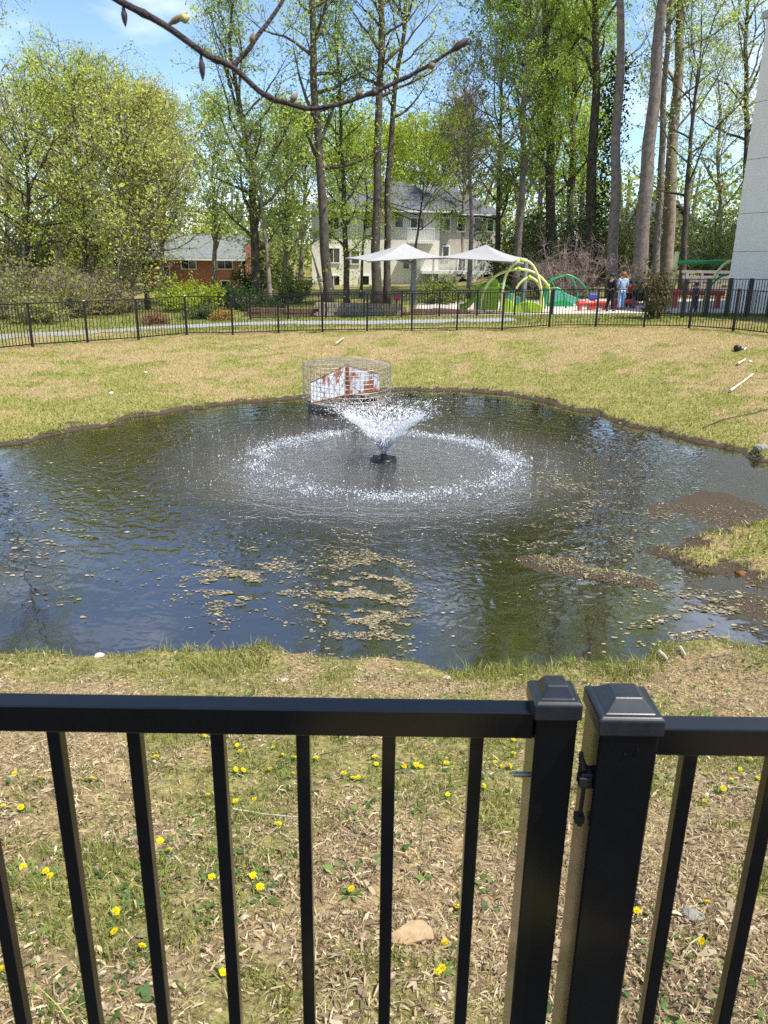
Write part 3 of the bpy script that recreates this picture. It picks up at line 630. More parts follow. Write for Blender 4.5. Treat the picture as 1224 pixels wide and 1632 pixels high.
def gen_tree(seed, trunk, r0, hmax, cs=.35, nl=22, Lm=4.5, elev=(20, 60), nsub=6, ntw=4, lpt=18, lsize=.118, cols=SPRING, epi=0, epi_r=.8, prof='oval', up=.06, sag=0.0, r1=.28, spread=.22, twr=.012, wig=.16):
    """trunk: list of (x,y,z) from the base; returns wood Geo and leaf Geo"""
    rng = np.random.default_rng(seed); T = np.array(trunk, float)
    # carry on up to hmax
    if T[-1, 2] < hmax:
        d = T[-1]-T[-2]; d /= np.linalg.norm(d); d = d*.6+np.array([0, 0, .4]); d /= d[2]; k = max(2, int((hmax-T[-1, 2])/3)); base = T[-1]
        ex = np.array([base+d*(hmax-base[2])*(q+1)/k+rng.normal(size=3)*np.array([.15, .15, 0]) for q in range(k)]); T = np.concatenate([T, ex])
    s_ = np.concatenate([[0], np.cumsum(np.linalg.norm(np.diff(T, axis=0), axis=1))]); tt = np.linspace(0, s_[-1], 26)
    T = np.stack([np.interp(tt, s_, T[:, k]) for k in range(3)], 1); T[1:-1] += rng.normal(size=(24, 3))*np.array([.05, .05, 0])*(s_[-1]/20)
    for _ in range(1): T[1:-1] = (T[:-2]+2*T[1:-1]+T[2:])/4
    f_ = np.linspace(0, 1, 26); rad = r0*((1-f_)**.8*(1-r1*.15)+.04); rad[0] *= 1.35; rad[1] *= 1.08; T[0, 2] -= .25
    wood = Geo().tube(T, rad, 9); lc = []; tA = []; tB = []
    for k in range(nl):
        f0 = cs+(1-cs)*((k+rng.random())/nl); p0 = np.array([np.interp(f0, f_, T[:, c]) for c in range(3)]); rr = np.interp(f0, f_, rad)
        az = k*2.4+rng.normal()*.5; u_ = (f0-cs)/(1-cs)
        pr = {'oval': .35+.9*math.sin(math.pi*min(1, .12+.83*u_)), 'cone': 1.15-.85*u_, 'vase': .55+.6*u_, 'dome': math.sqrt(max(.05, 1-u_*u_*.92))}[prof]
        el = math.radians(rng.uniform(*elev)+25*u_); L_ = Lm*pr*(.75+.5*rng.random())
        lp = path_(p0, (math.cos(az)*math.cos(el), math.sin(az)*math.cos(el), math.sin(el)), L_, 7, wig, up-sag, rng)
        lr_ = np.linspace(min(rr*.55, .05+.018*L_), .014, 8); wood.tube(lp, lr_, 4, cap=False)
        for q in range(nsub):
            v = .22+.78*(q+rng.random())/nsub; c = v*7; a_ = min(int(c), 6); sp_ = lp[a_]+(lp[a_+1]-lp[a_])*(c-a_); dl = lp[a_+1]-lp[a_]; dl /= np.linalg.norm(dl)
            d = dl*.8+rng.normal(size=3)*.75+np.array([0, 0, .15-sag]); sl_ = L_*(.18+.28*rng.random())*(1.25-.5*v)+.3
            bp_ = path_(sp_, d, sl_, 4, .22, up*.6-sag, rng); wood.tube(bp_, np.linspace(max(.012, lr_[a_]*.45), .009, 5), 3, cap=False)
            for w_ in range(ntw):
                v2 = .25+.75*(w_+rng.random())/ntw; c2 = v2*4; b_ = min(int(c2), 3); tp = bp_[b_]+(bp_[b_+1]-bp_[b_])*(c2-b_); d2 = (bp_[b_+1]-bp_[b_]); d2 /= np.linalg.norm(d2)
                d2 = d2*.7+rng.normal(size=3)*.7; d2 /= np.linalg.norm(d2); tl = .35+.65*rng.random(); e_ = tp+d2*tl
                tA.append(tp); tB.append(e_)
                if lpt: 
                    n_ = max(1, int(lpt*1.15*(.3+1.4*rng.random()))); h_ = rng.random(n_)[:, None]; lc.append(tp+(e_-tp)*(.2+.9*h_)+rng.normal(size=(n_, 3))*spread*np.array([1, 1, .75]))
    wood.sticks(tA, tB, twr, twr*.5)
    if epi:
        n_ = epi; f0 = cs*.25+(1-cs*.25)*.75*rng.random(n_)*1.0; keep = vnoise(f0*14, f0*0+seed, 3) > .3; f0 = f0[keep]; n_ = len(f0)
        pc = np.stack([np.interp(f0, f_, T[:, c]) for c in range(3)], 1); lc.append(pc+rng.normal(size=(n_, 3))*np.array([epi_r, epi_r, .5]))
    leaf = None
    if lc:
        lc = np.concatenate(lc); n_ = len(lc); leaf = Geo(); rng2 = np.random.default_rng(seed+1)
        cl = pick(cols, n_, rng2, gain=1.85); patch = .8+.4*vnoise(lc[:, 0]*.9+lc[:, 1]*.5+50, lc[:, 2]*.9+50, seed); leaf.leaves(lc, lsize*np.exp(rng2.normal(0, .3, n_)), rng2, cl*patch[:, None])
    return wood, leaf
def tree(name, px, Yd, label, r_px, hmax, bark='bark_dark', group=None, meshes=None, rz=0, scale=1, **kw):
    """px: list of (px,py) of the trunk from base up, standing at distance Yd"""
    b = aty(px[0][0], px[0][1], Yd); bz = Hs(b[0], Yd); pts = []
    for k, (x, y) in enumerate(px):
        q = aty(x, y, Yd); pts.append((q[0]-b[0], 0.0 if k == 0 else (k*.37 % 1-.5)*.5, q[2]-bz))
    pts[0] = (0, 0, 0)
    if len(pts) < 2: pts.append((0, 0, 3))
    t = empty(name, (float(b[0]), Yd, bz), label, 'tree', group)
    w_, l_ = gen_tree(trunk=pts, r0=r_px*Yd/FPX/2*1.04, hmax=hmax, **kw)
    w_.build('trunk', M[bark], t, smooth=True)
    if l_: l_.build('crown', M['leaf'], t)
    return t
# middle group of tall straight trees
tree('tall_tree', [(410, 470), (402, 275), (382, 171), (365, 70), (372, 0)], 47, 'tall leafy tree with dark wavering trunk right of the brick house', 15, 15.5, seed=1, cs=.18, nl=30, Lm=3.4, lpt=11, cols=LIGHT, epi=1400, epi_r=.9)
tree('slender_tree', [(431, 476), (426, 400), (419, 350)], 45, 'thin pale trunk standing just right of the wavering tall tree', 8, 8.5, 'bark_tan', seed=2, cs=.6, nl=9, Lm=1.6, lpt=12, cols=LIGHT)
tree('tall_tree', [(523, 478), (513, 330), (510, 240), (503, 130), (497, 0)], 44, 'tall straight dark tree left of the shade canopies', 15.5, 25, seed=3, cs=.26, nl=32, prof='cone', Lm=3.6, lpt=10, cols=SPRING, epi=500, epi_r=.6, elev=(0, 45))
tree('slim_tree', [(553, 474), (549, 330), (545, 250), (541, 150)], 46, 'slim leaf-clad trunk in front of the white house left wing', 9.5, 16, seed=4, cs=.16, nl=26, Lm=2.2, lpt=14, cols=SPRING, epi=900, epi_r=.5)
tree('tall_tree', [(600, 478), (601, 330), (604, 200), (611, 80), (608, 0)], 45, 'tall thick trunk, left one of the close pair before the white house', 15, 25, seed=5, cs=.40, nl=26, prof='cone', Lm=3.4, lpt=10, cols=LIGHT, epi=420, epi_r=.7, elev=(0, 45))
tree('tall_tree', [(616, 480), (618, 330), (625, 200), (632, 110), (645, 50), (646, 0)], 46, 'thinner curved trunk, right one of the close pair before the white house', 11, 23, seed=6, cs=.40, nl=24, prof='cone', Lm=3.8, lpt=13, cols=LIGHT, epi=200, elev=(-5, 40))
tree('understory_tree', [(655, 470), (662, 400), (672, 330)], 52, 'low spreading yellow-green tree in front of the white house roof', 5, 9.0, seed=7, cs=.45, nl=20, Lm=4.6, lpt=16, cols=[(.26, .30, .03), (.20, .26, .03), (.30, .32, .05)], elev=(0, 25), lsize=.13)
tree('understory_tree', [(575, 470), (578, 400), (585, 320)], 53, 'low yellow-green tree behind the trunk pair', 5, 9.2, seed=8, cs=.45, nl=16, Lm=3.6, lpt=14, cols=[(.26, .30, .03), (.20, .26, .03), (.30, .32, .05)], elev=(0, 25), lsize=.13)
tree('thin_brown_tree', [(747, 474), (752, 350), (746, 230), (742, 150)], 50, 'thin brown nearly bare tree rising between the two canopies', 8, 12.5, 'bark_grey', seed=9, cs=.45, nl=26, Lm=3.2, lpt=2, cols=OLIVE, elev=(5, 50), lsize=.12)
tree('bare_tree', [(735, 470), (738, 350), (740, 280)], 74, 'bare pinkish tree with fine twigs behind the white house', 8, 14.0, 'twig_pink', seed=10, cs=.45, nl=46, Lm=4.2, nsub=8, ntw=7, lpt=0, elev=(30, 62), twr=.022, prof='dome')
tree('dead_tree', [(519, 476), (505, 430), (494, 393)], 45.5, 'pale dead trunk leaning left beside the tall straight tree', 6, 3.4, 'bark_tan', seed=12, cs=.9, nl=2, Lm=.5, lpt=0)
for k, (px_, Yd, hm, lab) in enumerate([(452, 56, 10.5, 'light green tree filling the gap left of the white house'), (478, 60, 10.5, 'pale leafy multi-branched tree touching the white house left corner'), (340, 60, 11.5, 'pale green tree behind the brick house roof')]):
    tree('background_tree', [(px_, 470), (px_+4, 380)], Yd, lab, 8, hm, 'bark_grey', group='trees behind the path', seed=20+k, cs=.25, nl=24, Lm=3.4, lpt=11, cols=LIGHT, elev=(30, 65), lsize=.17)
for k, (px_, Yd, hm, lab) in enumerate([(640, 92, 12.5, 'far light green tree rising over the white house roof ridge'), (700, 95, 12, 'far light green tree above the white house right gable'), (560, 90, 12.5, 'far light green tree above the white house left wing')]):
    tree('background_tree', [(px_, 470), (px_+2, 400)], Yd, lab, 8, hm, 'bark_grey', group='trees behind the white house', seed=30+k, cs=.25, nl=26, Lm=5.0, lpt=15, cols=LIGHT, elev=(25, 60), lsize=.26)
# right group
tree('leafy_tree', [(822, 462), (832, 300), (838, 100), (838, 0)], 53, 'pale slim trunk with feathery foliage at the left of the right-hand wood', 11, 25, 'bark_grey', seed=40, cs=.22, nl=40, Lm=4.4, lpt=22, cols=SPRING, elev=(25, 60))
tree('leafy_tree', [(790, 462), (795, 300), (800, 150)], 58, 'leafy tree overhanging the right canopy from behind', 9, 17, seed=41, cs=.25, nl=34, Lm=4.2, lpt=14, cols=OLIVE+SPRING, elev=(15, 55), lsize=.16)
tree('leafy_tree', [(880, 445), (876, 250), (870, 100), (866, 0)], 56, 'dark many-limbed tree in the middle of the right-hand wood', 16, 27, seed=42, cs=.20, nl=44, Lm=5.2, lpt=25, cols=SPRING, elev=(35, 65), epi=700, epi_r=.8)
tree('leafy_tree', [(905, 445), (912, 250), (915, 100)], 60, 'dense tree behind the bare shrub with bright upper leaves', 12, 25, seed=43, cs=.22, nl=36, Lm=5.0, lpt=22, cols=SPRING, elev=(30, 60))
tree('ivy_tree', [(938, 445), (945, 250), (951, 130), (946, 0)], 53, 'dark ivy-clad trunk left of the tall bare trunks', 18, 25, seed=44, cs=.45, nl=26, Lm=4.4, lpt=15, cols=SPRING)
iv = [o for o in bpy.data.objects if o.name == 'ivy_tree'][0]
rng = np.random.default_rng(77); n_ = 5200; zz = rng.random(n_)*13.5; ivc = np.stack([zz*.045+rng.normal(size=n_)*.55, rng.normal(size=n_)*.55, zz], 1)
Geo().leaves(ivc, .17*np.exp(rng.normal(0, .3, n_)), rng, pick(DARK, n_, rng)).build('ivy', M['leaf'], iv)
tree('tall_tree', [(977, 455), (980, 300), (985, 150), (988, 60), (986, 0)], 46, 'tall bare grey trunk behind the two standing adults', 17, 27, 'bark_grey', seed=45, cs=.55, nl=18, Lm=4.0, lpt=16, cols=SPRING, elev=(10, 50))
tree('tall_tree', [(1017, 458), (1028, 300), (1043, 150), (1053, 0)], 45, 'thickest tall trunk leaning slightly right above the small magnolia', 23, 28, 'bark_grey', seed=46, cs=.50, nl=20, Lm=4.4, lpt=15, cols=SPRING, elev=(5, 50))
tree('tall_tree', [(1045, 445), (1052, 300), (1060, 150), (1066, 0)], 51, 'narrow grey trunk between the two thick right-hand trunks', 12, 26, 'bark_grey', seed=47, cs=.50, nl=18, Lm=3.8, lpt=15, cols=SPRING)
tree('tall_tree', [(1062, 445), (1067, 300), (1079, 130), (1083, 0)], 52, 'thick brown trunk flaring at its foot left of the swing pole', 20, 27, 'bark_tan', seed=48, cs=.34, nl=24, Lm=4.2, lpt=17, cols=SPRING, epi=300)
tree('crooked_tree', [(1088, 455), (1094, 300), (1104, 200), (1110, 120)], 48, 'thin crooked dark tree behind the swing pole with drooping branches', 10, 15, seed=49, cs=.30, nl=18, Lm=4.6, lpt=12, cols=LIGHT, elev=(-5, 50))
tree('leafy_tree', [(1150, 430), (1148, 330), (1145, 240)], 62, 'pale half-leafed tree close to the grey building', 8, 15, 'bark_tan', seed=50, cs=.25, nl=26, Lm=3.8, lpt=9, cols=LIGHT)
tree('leafy_tree', [(1190, 430), (1190, 240), (1190, 60)], 60, 'tall light green tree partly hidden behind the grey building', 11, 24, seed=51, cs=.35, nl=30, Lm=5.0, lpt=14, cols=LIGHT)
for k, (px_, hm, lab) in enumerate([(858, 22, 'bright green tree filling the back of the right-hand wood'), (925, 24, 'bright green tree behind the ivy-clad trunk')]):
    tree('background_tree', [(px_, 450), (px_+2, 330)], 84, lab, 9, hm, 'bark_grey', group='trees at the back of the right-hand wood', seed=80+k, cs=.18, nl=34, Lm=5.0, lpt=13, cols=SPRING+LIGHT, elev=(25, 60), lsize=.25, spread=.36)
# left group
tree('spring_tree', [(150, 470), (148, 330), (150, 200)], 54, 'big round-crowned yellow-green tree, tallest on the left', 16, 11.6, seed=60, cs=.16, nl=44, Lm=4.6, lpt=8, cols=YELLOW+OLIVE[:1], elev=(20, 60), prof='oval', nsub=7)
tree('spring_tree', [(133, 470), (136, 400), (133, 330)], 46, 'dark-trunked green tree below the biggest left crown', 8, 11.5, seed=61, cs=.22, nl=32, Lm=3.8, lpt=9, cols=SPRING+YELLOW, elev=(10, 50))
tree('spring_tree', [(35, 475), (40, 380), (45, 300)], 47, 'bushy green tree at the left picture edge', 10, 10.5, seed=62, cs=.18, nl=38, Lm=4.6, lpt=10, cols=SPRING[:2]+YELLOW, elev=(10, 55))
tree('spring_tree', [(-95, 475), (-92, 300), (-90, 150)], 43, 'tall leafy tree reaching in at the upper left corner', 13, 23, seed=63, cs=.50, nl=30, Lm=3.9, lpt=12, cols=LIGHT, elev=(0, 45))
tree('spring_tree', [(235, 470), (228, 400), (215, 330)], 44, 'arching yellow-green tree in front of the brick house', 8, 10.2, seed=64, cs=.18, nl=34, Lm=4.6, lpt=9, cols=YELLOW, elev=(5, 50), prof='dome')
tree('leaning_tree', [(180, 468), (196, 400), (212, 320)], 43, 'grey trunk leaning right among tangled bare stems', 10, 9.5, 'bark_grey', seed=65, cs=.18, nl=30, Lm=3.0, nsub=7, ntw=5, lpt=8, cols=YELLOW, elev=(15, 60))
tree('twiggy_tree', [(205, 472), (215, 420), (238, 360)], 42, 'leaning twiggy shrub-tree with bare grey stems near the brick house', 7, 6.8, 'bark_grey', seed=66, cs=.10, nl=34, Lm=2.4, nsub=7, ntw=5, lpt=5, cols=YELLOW, elev=(15, 60))
tree('twiggy_tree', [(255, 460), (262, 300), (262, 200)], 62, 'half-bare tree with purple-grey twig tips left of the blue sky gap', 9, 11.5, 'twig_pink', seed=67, cs=.25, nl=46, Lm=4.0, nsub=8, ntw=6, lpt=7, cols=YELLOW, elev=(35, 68), twr=.016)
tree('spring_tree', [(95, 470), (98, 380)], 60, 'hazy yellow-green tree behind the left crowns', 10, 11.5, 'bark_grey', seed=68, cs=.2, nl=38, Lm=4.8, lpt=10, cols=YELLOW, elev=(25, 60), lsize=.18)
tree('spring_tree', [(10, 470), (12, 380)], 64, 'half-bare pinkish crown behind the left edge tree', 9, 12.0, 'twig_pink', seed=69, cs=.3, nl=40, Lm=4.6, nsub=7, ntw=5, lpt=4, cols=YELLOW, elev=(30, 62), twr=.02)

# ------------------------------------------------------------------ shrubs
def shrub(name, px, py, Yd, wpx, hpx, label, cols, cat='shrub', nst=40, lpt=22, lsize=.11, bark='bark_grey', seed=0, flower=None, bare=0, group=None, up=.10):
    rng = np.random.default_rng(seed+500); b = aty(px, py, Yd); bz = Hs(b[0], Yd); k = Yd/FPX; Wd = wpx*k*.5; Ht = hpx*k
    t = empty(name, (float(b[0]), Yd, bz), label, cat, group); wood = Geo(); lc = []; tA = []; tB = []
    for s_ in range(nst):
        a = rng.random()*2*math.pi; r_ = math.sqrt(rng.random()); hh = Ht*(.55+.45*rng.random())*(1-.35*r_*r_); p0 = np.array([math.cos(a)*r_*Wd*.3, math.sin(a)*r_*Wd*.3, -.05])
        d = np.array([math.cos(a)*r_*Wd, math.sin(a)*r_*Wd, hh]); L_ = np.linalg.norm(d); P = path_(p0, d, L_, 5, .13, up*(-.5 if r_ > .6 else .5), rng); wood.tube(P, np.linspace(.03 if Ht > 2 else .016, .007, 6), 3, cap=False)
        for q in range(7):
            c = (.2+.8*rng.random())*5; e = min(int(c), 4); tp = P[e]+(P[e+1]-P[e])*(c-e); d2 = rng.normal(size=3)*.8+np.array([0, 0, .35]); d2 /= np.linalg.norm(d2); tl = (.2+.35*rng.random())*max(.6, Ht*.3); e_ = tp+d2*tl
            tA.append(tp); tB.append(e_)
            for _ in range(bare):
                d3 = d2+rng.normal(size=3)*.6; d3 /= np.linalg.norm(d3); m_ = tp+(e_-tp)*rng.random(); tA.append(m_); tB.append(m_+d3*tl*.8)
            n_ = int(lpt*.66*(.3+1.3*rng.random()))
            if n_: lc.append(tp+(e_-tp)*rng.random(n_)[:, None]+rng.normal(size=(n_, 3))*.12*max(.7, Ht*.4))
    wood.sticks(tA, tB, .009, .005); wood.build('stems', M[bark], t)
    if lc:
        lc = np.concatenate(lc); lc[:, 2] = np.maximum(lc[:, 2], .03); n_ = len(lc); Geo().leaves(lc, lsize*np.exp(rng.normal(0, .3, n_)), rng, pick(cols, n_, rng, gain=1.25)).build('foliage', M['leaf'], t)
        if flower:
            q = lc[rng.random(n_) < .22]+rng.normal(size=(1, 3))*.02; q = q[q[:, 2] > Ht*.4]; Geo().leaves(q, .10, rng, pick(flower, len(q), rng), ratio=.9).build('blossom', M['petal'], t)
    return t
BR = [(.24, .20, .10), (.20, .20, .05), (.28, .25, .08)]
for k, (px, py, Yd, w_, h_, cols, lab) in enumerate([
    (20, 487, 37, 150, 110, BR+YELLOW, 'brownish yellow-green thicket at the left edge behind the fence'),
    (105, 486, 38, 120, 95, BR+YELLOW, 'yellow-green thicket, second from the left edge'),
    (165, 484, 40, 90, 80, BR, 'brown budding thicket in front of the leaning trunk'),
    (-60, 490, 35, 140, 120, BR+YELLOW, 'thicket cut off by the left picture edge'),
    (60, 492, 34.5, 100, 50, YELLOW, 'low yellow-green hedge just behind the path on the left')]):
    shrub('thicket', px, py, Yd, w_, h_, lab, cols, seed=k, nst=70, lpt=11, bare=3, group='thickets left of the lawn')
shrub('spring_shrub', 298, 478, 43, 95, 66, 'bright yellow-green shrub in front of the brick house', [(.30, .36, .03), (.24, .32, .03), (.34, .38, .06)], seed=10, nst=60, lpt=26)
shrub('evergreen_shrub', 365, 480, 44, 70, 48, 'dark green shrub under the brick house window', DARK, seed=11, nst=45, lpt=26)
shrub('lilac_bush', 392, 481, 43.5, 34, 24, 'small bush with pale lilac blossom right of the brick house', OLIVE, seed=12, nst=25, flower=[(.55, .42, .58), (.48, .36, .52)])
shrub('azalea_bush', 245, 508, 34, 36, 20, 'low orange-brown bush behind the fence below the brick house', [(.30, .15, .09), (.25, .13, .07), (.22, .18, .08)], seed=13, nst=30, lsize=.07)
shrub('azalea_bush', 357, 507, 35.5, 24, 22, 'small golden-brown bush behind the fence near the brown planter', [(.40, .25, .07), (.34, .20, .06), (.22, .22, .06)], seed=14, nst=24, lsize=.07)
shrub('low_shrub', 322, 502, 37, 60, 26, 'low dark green shrub right of the orange-brown bush', DARK+OLIVE, seed=15, nst=30, lsize=.09)
shrub('evergreen_shrub', 400, 470, 50, 50, 70, 'dark evergreen filling behind the wavering tall tree', DARK, seed=16, nst=40)
shrub('evergreen_shrub', 700, 478, 46, 80, 46, 'fresh green shrub behind the left canopy pole', SPRING+OLIVE, seed=17, nst=50)
shrub('evergreen_shrub', 830, 470, 56, 110, 90, 'dark evergreen behind the climbing arches', DARK+OLIVE, seed=18, nst=60, lsize=.14)
shrub('evergreen_shrub', 895, 455, 57, 130, 150, 'tall dark evergreen behind the bare shrub', DARK, seed=19, nst=80, lsize=.15)
shrub('evergreen_shrub', 965, 450, 55, 90, 150, 'tall dark evergreen between ivy tree and tall bare trunk', DARK+OLIVE, seed=20, nst=80, lsize=.15)
shrub('evergreen_shrub', 1130, 440, 58, 90, 130, 'dark evergreen left of the grey building', DARK, seed=21, nst=70, lsize=.15)
shrub('bare_shrub', 905, 478, 46, 130, 105, 'bare arching brown shrub behind the green arches', [(.2, .17, .09)], seed=22, nst=70, lpt=2, bare=4, bark='twig_pink')
shrub('budding_shrub', 870, 476, 48, 70, 90, 'olive budding shrub behind the right climbing arch', OLIVE+BR, seed=23, nst=40, lpt=8, bare=2)
shrub('redbud_tree', 1012, 490, 42, 34, 80, 'small redbud with mauve blossom against the thickest trunk', [(.4, .2, .3)], 'tree', seed=24, nst=16, lpt=4, bare=2, lsize=.06, flower=[(.5, .22, .38)])
shrub('small_magnolia', 1042, 516, 33.0, 32, 100, 'small dark leathery-leaved magnolia standing behind the fence corner', [(.05, .06, .02), (.09, .085, .03), (.14, .10, .05)], 'tree', seed=25, nst=22, lpt=15, lsize=.13, bark='bark_dark')
shrub('evergreen_shrub', 465, 480, 48, 70, 60, 'low green shrub below the gap left of the white house', OLIVE+SPRING, seed=26, nst=40)
shrub('evergreen_shrub', 425, 480, 41, 60, 30, 'dark low hedge behind the brown planter', DARK, seed=27, nst=36)
shrub('flowering_bush', 775, 330, 80, 40, 30, 'pink blossom at the white house right gable', [(.5, .25, .25)], seed=28, nst=20, flower=[(.6, .32, .34)]) if False else None
for k, (px, Yd, w_, h_, cols, lab) in enumerate([(-20, 62, 150, 120, YELLOW+OLIVE, 'olive undergrowth at the far left behind the thickets'), (70, 64, 150, 130, OLIVE+YELLOW, 'tall undergrowth below the hazy left crowns'), (165, 62, 130, 120, YELLOW+OLIVE, 'undergrowth behind the leaning grey trunk'), (235, 76, 120, 110, YELLOW+LIGHT, 'yellow-green undergrowth behind the brick house left end'), (430, 70, 110, 120, LIGHT+OLIVE, 'green undergrowth between the brick and cream houses'), (330, 80, 140, 130, LIGHT, 'pale green growth rising behind the brick house ridge'), (1015, 66, 120, 110, DARK+OLIVE, 'dark undergrowth behind the thickest trunk'), (1110, 70, 130, 90, OLIVE+DARK, 'undergrowth behind the swing frame'), (835, 68, 120, 120, DARK+OLIVE, 'dark undergrowth right of the cream house'), (1180, 60, 90, 100, OLIVE, 'undergrowth hard against the grey building')]):
    shrub('undergrowth', px, 468, Yd, w_, h_, lab, cols, seed=60+k, nst=42, lpt=26, lsize=.25, group='undergrowth behind the gardens')
# far wood closing the horizon
rng = np.random.default_rng(91); n_ = 66000; fxx = rng.uniform(-95, 95, n_); fyy = rng.uniform(96, 128, n_); top = 5.5+6.5*fbm(fxx*.09, fyy*.09, 61, 3)+3*sstep(20, 60, np.abs(fxx-5)); fz = rng.random(n_)**.8*top
gapn = fbm(fxx*.35, fz*.35+fyy*.2, 62, 3); k = gapn > .30+.02*fz; fxx, fyy, fz = fxx[k], fyy[k], fz[k]; n_ = len(fxx)
fw = Geo(); fw.leaves(np.stack([fxx, fyy, fz+base_level(fxx, fyy)], 1), .5*np.exp(rng.normal(0, .3, n_)), rng, pick(LIGHT+OLIVE+YELLOW, n_, rng, gain=1.3))
fwo = fw.build('far_woods', M['leaf']); tag(fwo, 'hazy spring woods closing the view behind the houses', 'woods', kind='stuff')
ft = Geo()
for k in range(90):
    x = rng.uniform(-90, 90); y = rng.uniform(97, 125); z = float(base_level(np.array([x]), np.array([y]))[0]); ft.tube([(x, y, z-.3), (x+rng.normal()*.4, y, z+5), (x+rng.normal()*.8, y, z+10)], [.3, .22, .08], 5, cap=False)
tag(ft.build('trunks', M['bark_grey'], fwo), kind='stuff')

# ------------------------------------------------------------------ buildings
def wx_(px, py, Yd): q = aty(px, py, Yd); return float(q[0]), float(q[2])
def rect(px0, py0, px1, py1, Yd):
    x0, z1 = wx_(px0, (py0+py1)/2, Yd)[0], wx_((px0+px1)/2, py0, Yd)[1]; x1 = wx_(px1, (py0+py1)/2, Yd)[0]; z0 = wx_((px0+px1)/2, py1, Yd)[1]; return x0, x1, z0, z1
def window(parent, r_, Yd, mull=1, fr=.09):
    x0, x1, z0, z1 = r_; o = Geo().box(((x0+x1)/2, Yd+.02, (z0+z1)/2), (x1-x0, .06, z1-z0)).build('window', M['glass'], parent, loc=tuple(-v for v in parent.location))
    g_ = Geo(); y = Yd-.04
    for xx in (x0-fr/2, x1+fr/2): g_.box((xx, y, (z0+z1)/2), (fr, .1, z1-z0+2*fr))
    for zz in (z0-fr/2, z1+fr/2): g_.box(((x0+x1)/2, y, zz), (x1-x0, .1, fr))
    for k in range(mull): g_.box((x0+(x1-x0)*(k+1)/(mull+1), y+.015, (z0+z1)/2), (.06, .07, z1-z0))
    g_.build('window_frame', M['trim'], o)
def part(g_, name, m, parent): return g_.build(name, m, parent, loc=tuple(-v for v in parent.location))
def hip(x0, x1, y0, y1, ze, zr, inset, oh=.5):
    g_ = Geo(); x0 -= oh; x1 += oh; y0 -= oh; y1 += oh; ym = (y0+y1)/2
    V = [(x0, y0, ze), (x1, y0, ze), (x1, y1, ze), (x0, y1, ze), (x0+inset, ym, zr), (x1-inset, ym, zr), (x0, y0, ze-.22), (x1, y0, ze-.22), (x1, y1, ze-.22), (x0, y1, ze-.22)]
    F4 = [(0, 1, 5, 4), (2, 3, 4, 5), (6, 7, 1, 0), (7, 8, 2, 1), (8, 9, 3, 2), (9, 6, 0, 3), (9, 8, 7, 6)]
    return g_.add(V, [np.array(F4), np.array([(1, 2, 5), (3, 0, 4)])])
# cream house
HY = 72.0; hb = wx_(640, 470, HY); ht = empty('cream_house', (hb[0], HY, hb[1]), 'large cream house with grey hip roof and rear deck behind the tall trees', 'house')
xa, xb = wx_(497, 400, HY)[0], wx_(700, 400, HY)[0]; xc = wx_(793, 400, HY)[0]; ze = wx_(600, 334, HY)[1]; zr = wx_(620, 289, HY+6)[1]; zb = -1.6
part(Geo().box(((xa+xb)/2, HY+6, (zb+ze)/2), (xb-xa, 12, ze-zb)), 'wall', M['wallcream'], ht)
part(Geo().box(((xb+.01+xc)/2, HY+7.5, (zb+ze-.1)/2), (xc-xb-.02, 11.4, ze-.1-zb)), 'wall', mat('grey_stucco', (.46, .43, .37), .85, .3, var=.06), ht)
rf = part(hip(xa, xb+1.5, HY, HY+12, ze, zr, 5), 'roof', M['roof'], ht)
part(hip(xb-6, xc, HY+1.9, HY+13.0, ze-.12, zr-.3, 4), 'roof', M['roof'], ht)
part(Geo().box(((xa+xb)/2+.5, HY-.56, ze-.13), (xb-xa+2.6, .1, .16)), 'gutter', M['trim'], ht); part(Geo().box(((xb+xc)/2+.7, HY+1.32, ze-.25), (xc-xb-.6, .1, .16)), 'gutter', M['trim'], ht)
for r4, m_ in [((522, 346, 540, 364), 1), ((522, 396, 541, 418), 1), ((523, 440, 541, 460), 1), ((655, 348, 675, 367), 1), ((583, 346, 597, 364), 1), ((575, 440, 588, 460), 0), ((560, 400, 572, 420), 0), ((643, 412, 652, 428), 0), ((630, 346, 642, 362), 0)]:
    window(ht, rect(*r4, HY), HY-.01, m_)
for r4 in [(707, 348, 717, 367), (730, 348, 741, 368), (756, 348, 767, 368), (777, 350, 786, 368), (706, 393, 715, 412), (731, 412, 741, 432), (760, 412, 770, 432)]:
    window(ht, rect(*r4, HY+1.8), HY+1.79, 0, .1)
# balcony and deck
bx0, bx1, bz0, bz1 = rect(650, 384, 692, 388, HY-1.2); bal = part(Geo().box(((bx0+bx1)/2, HY-.63, (bz0+bz1)/2), (bx1-bx0, 1.2, bz1-bz0)), 'balcony', M['trim'], ht)
bg_ = Geo(); n_ = 16
for k in range(n_+1): bg_.box((bx0+(bx1-bx0)*k/n_, HY-1.2, bz1+.5), (.05, .05, 1.0))
bg_.box(((bx0+bx1)/2, HY-1.2, bz1+1.03), (bx1-bx0+.1, .09, .07)).build('railing', M['trim'], bal)
dY = HY-2.0; dx0, dx1, dz0, dz1 = rect(672, 432, 785, 437, dY); dk = part(Geo().box(((dx0+dx1)/2, dY+1.78, (dz0+dz1)/2), (dx1-dx0, 3.5, dz1-dz0)), 'deck', M['trim'], ht)
dg = Geo(); 
for k in range(61): dg.box((dx0+(dx1-dx0)*k/60, dY+.05, dz1+.5), (.04, .04, 1.0))
dg.box(((dx0+dx1)/2, dY+.05, dz1+1.03), (dx1-dx0, .09, .08)); dg.build('railing', M['trim'], dk)
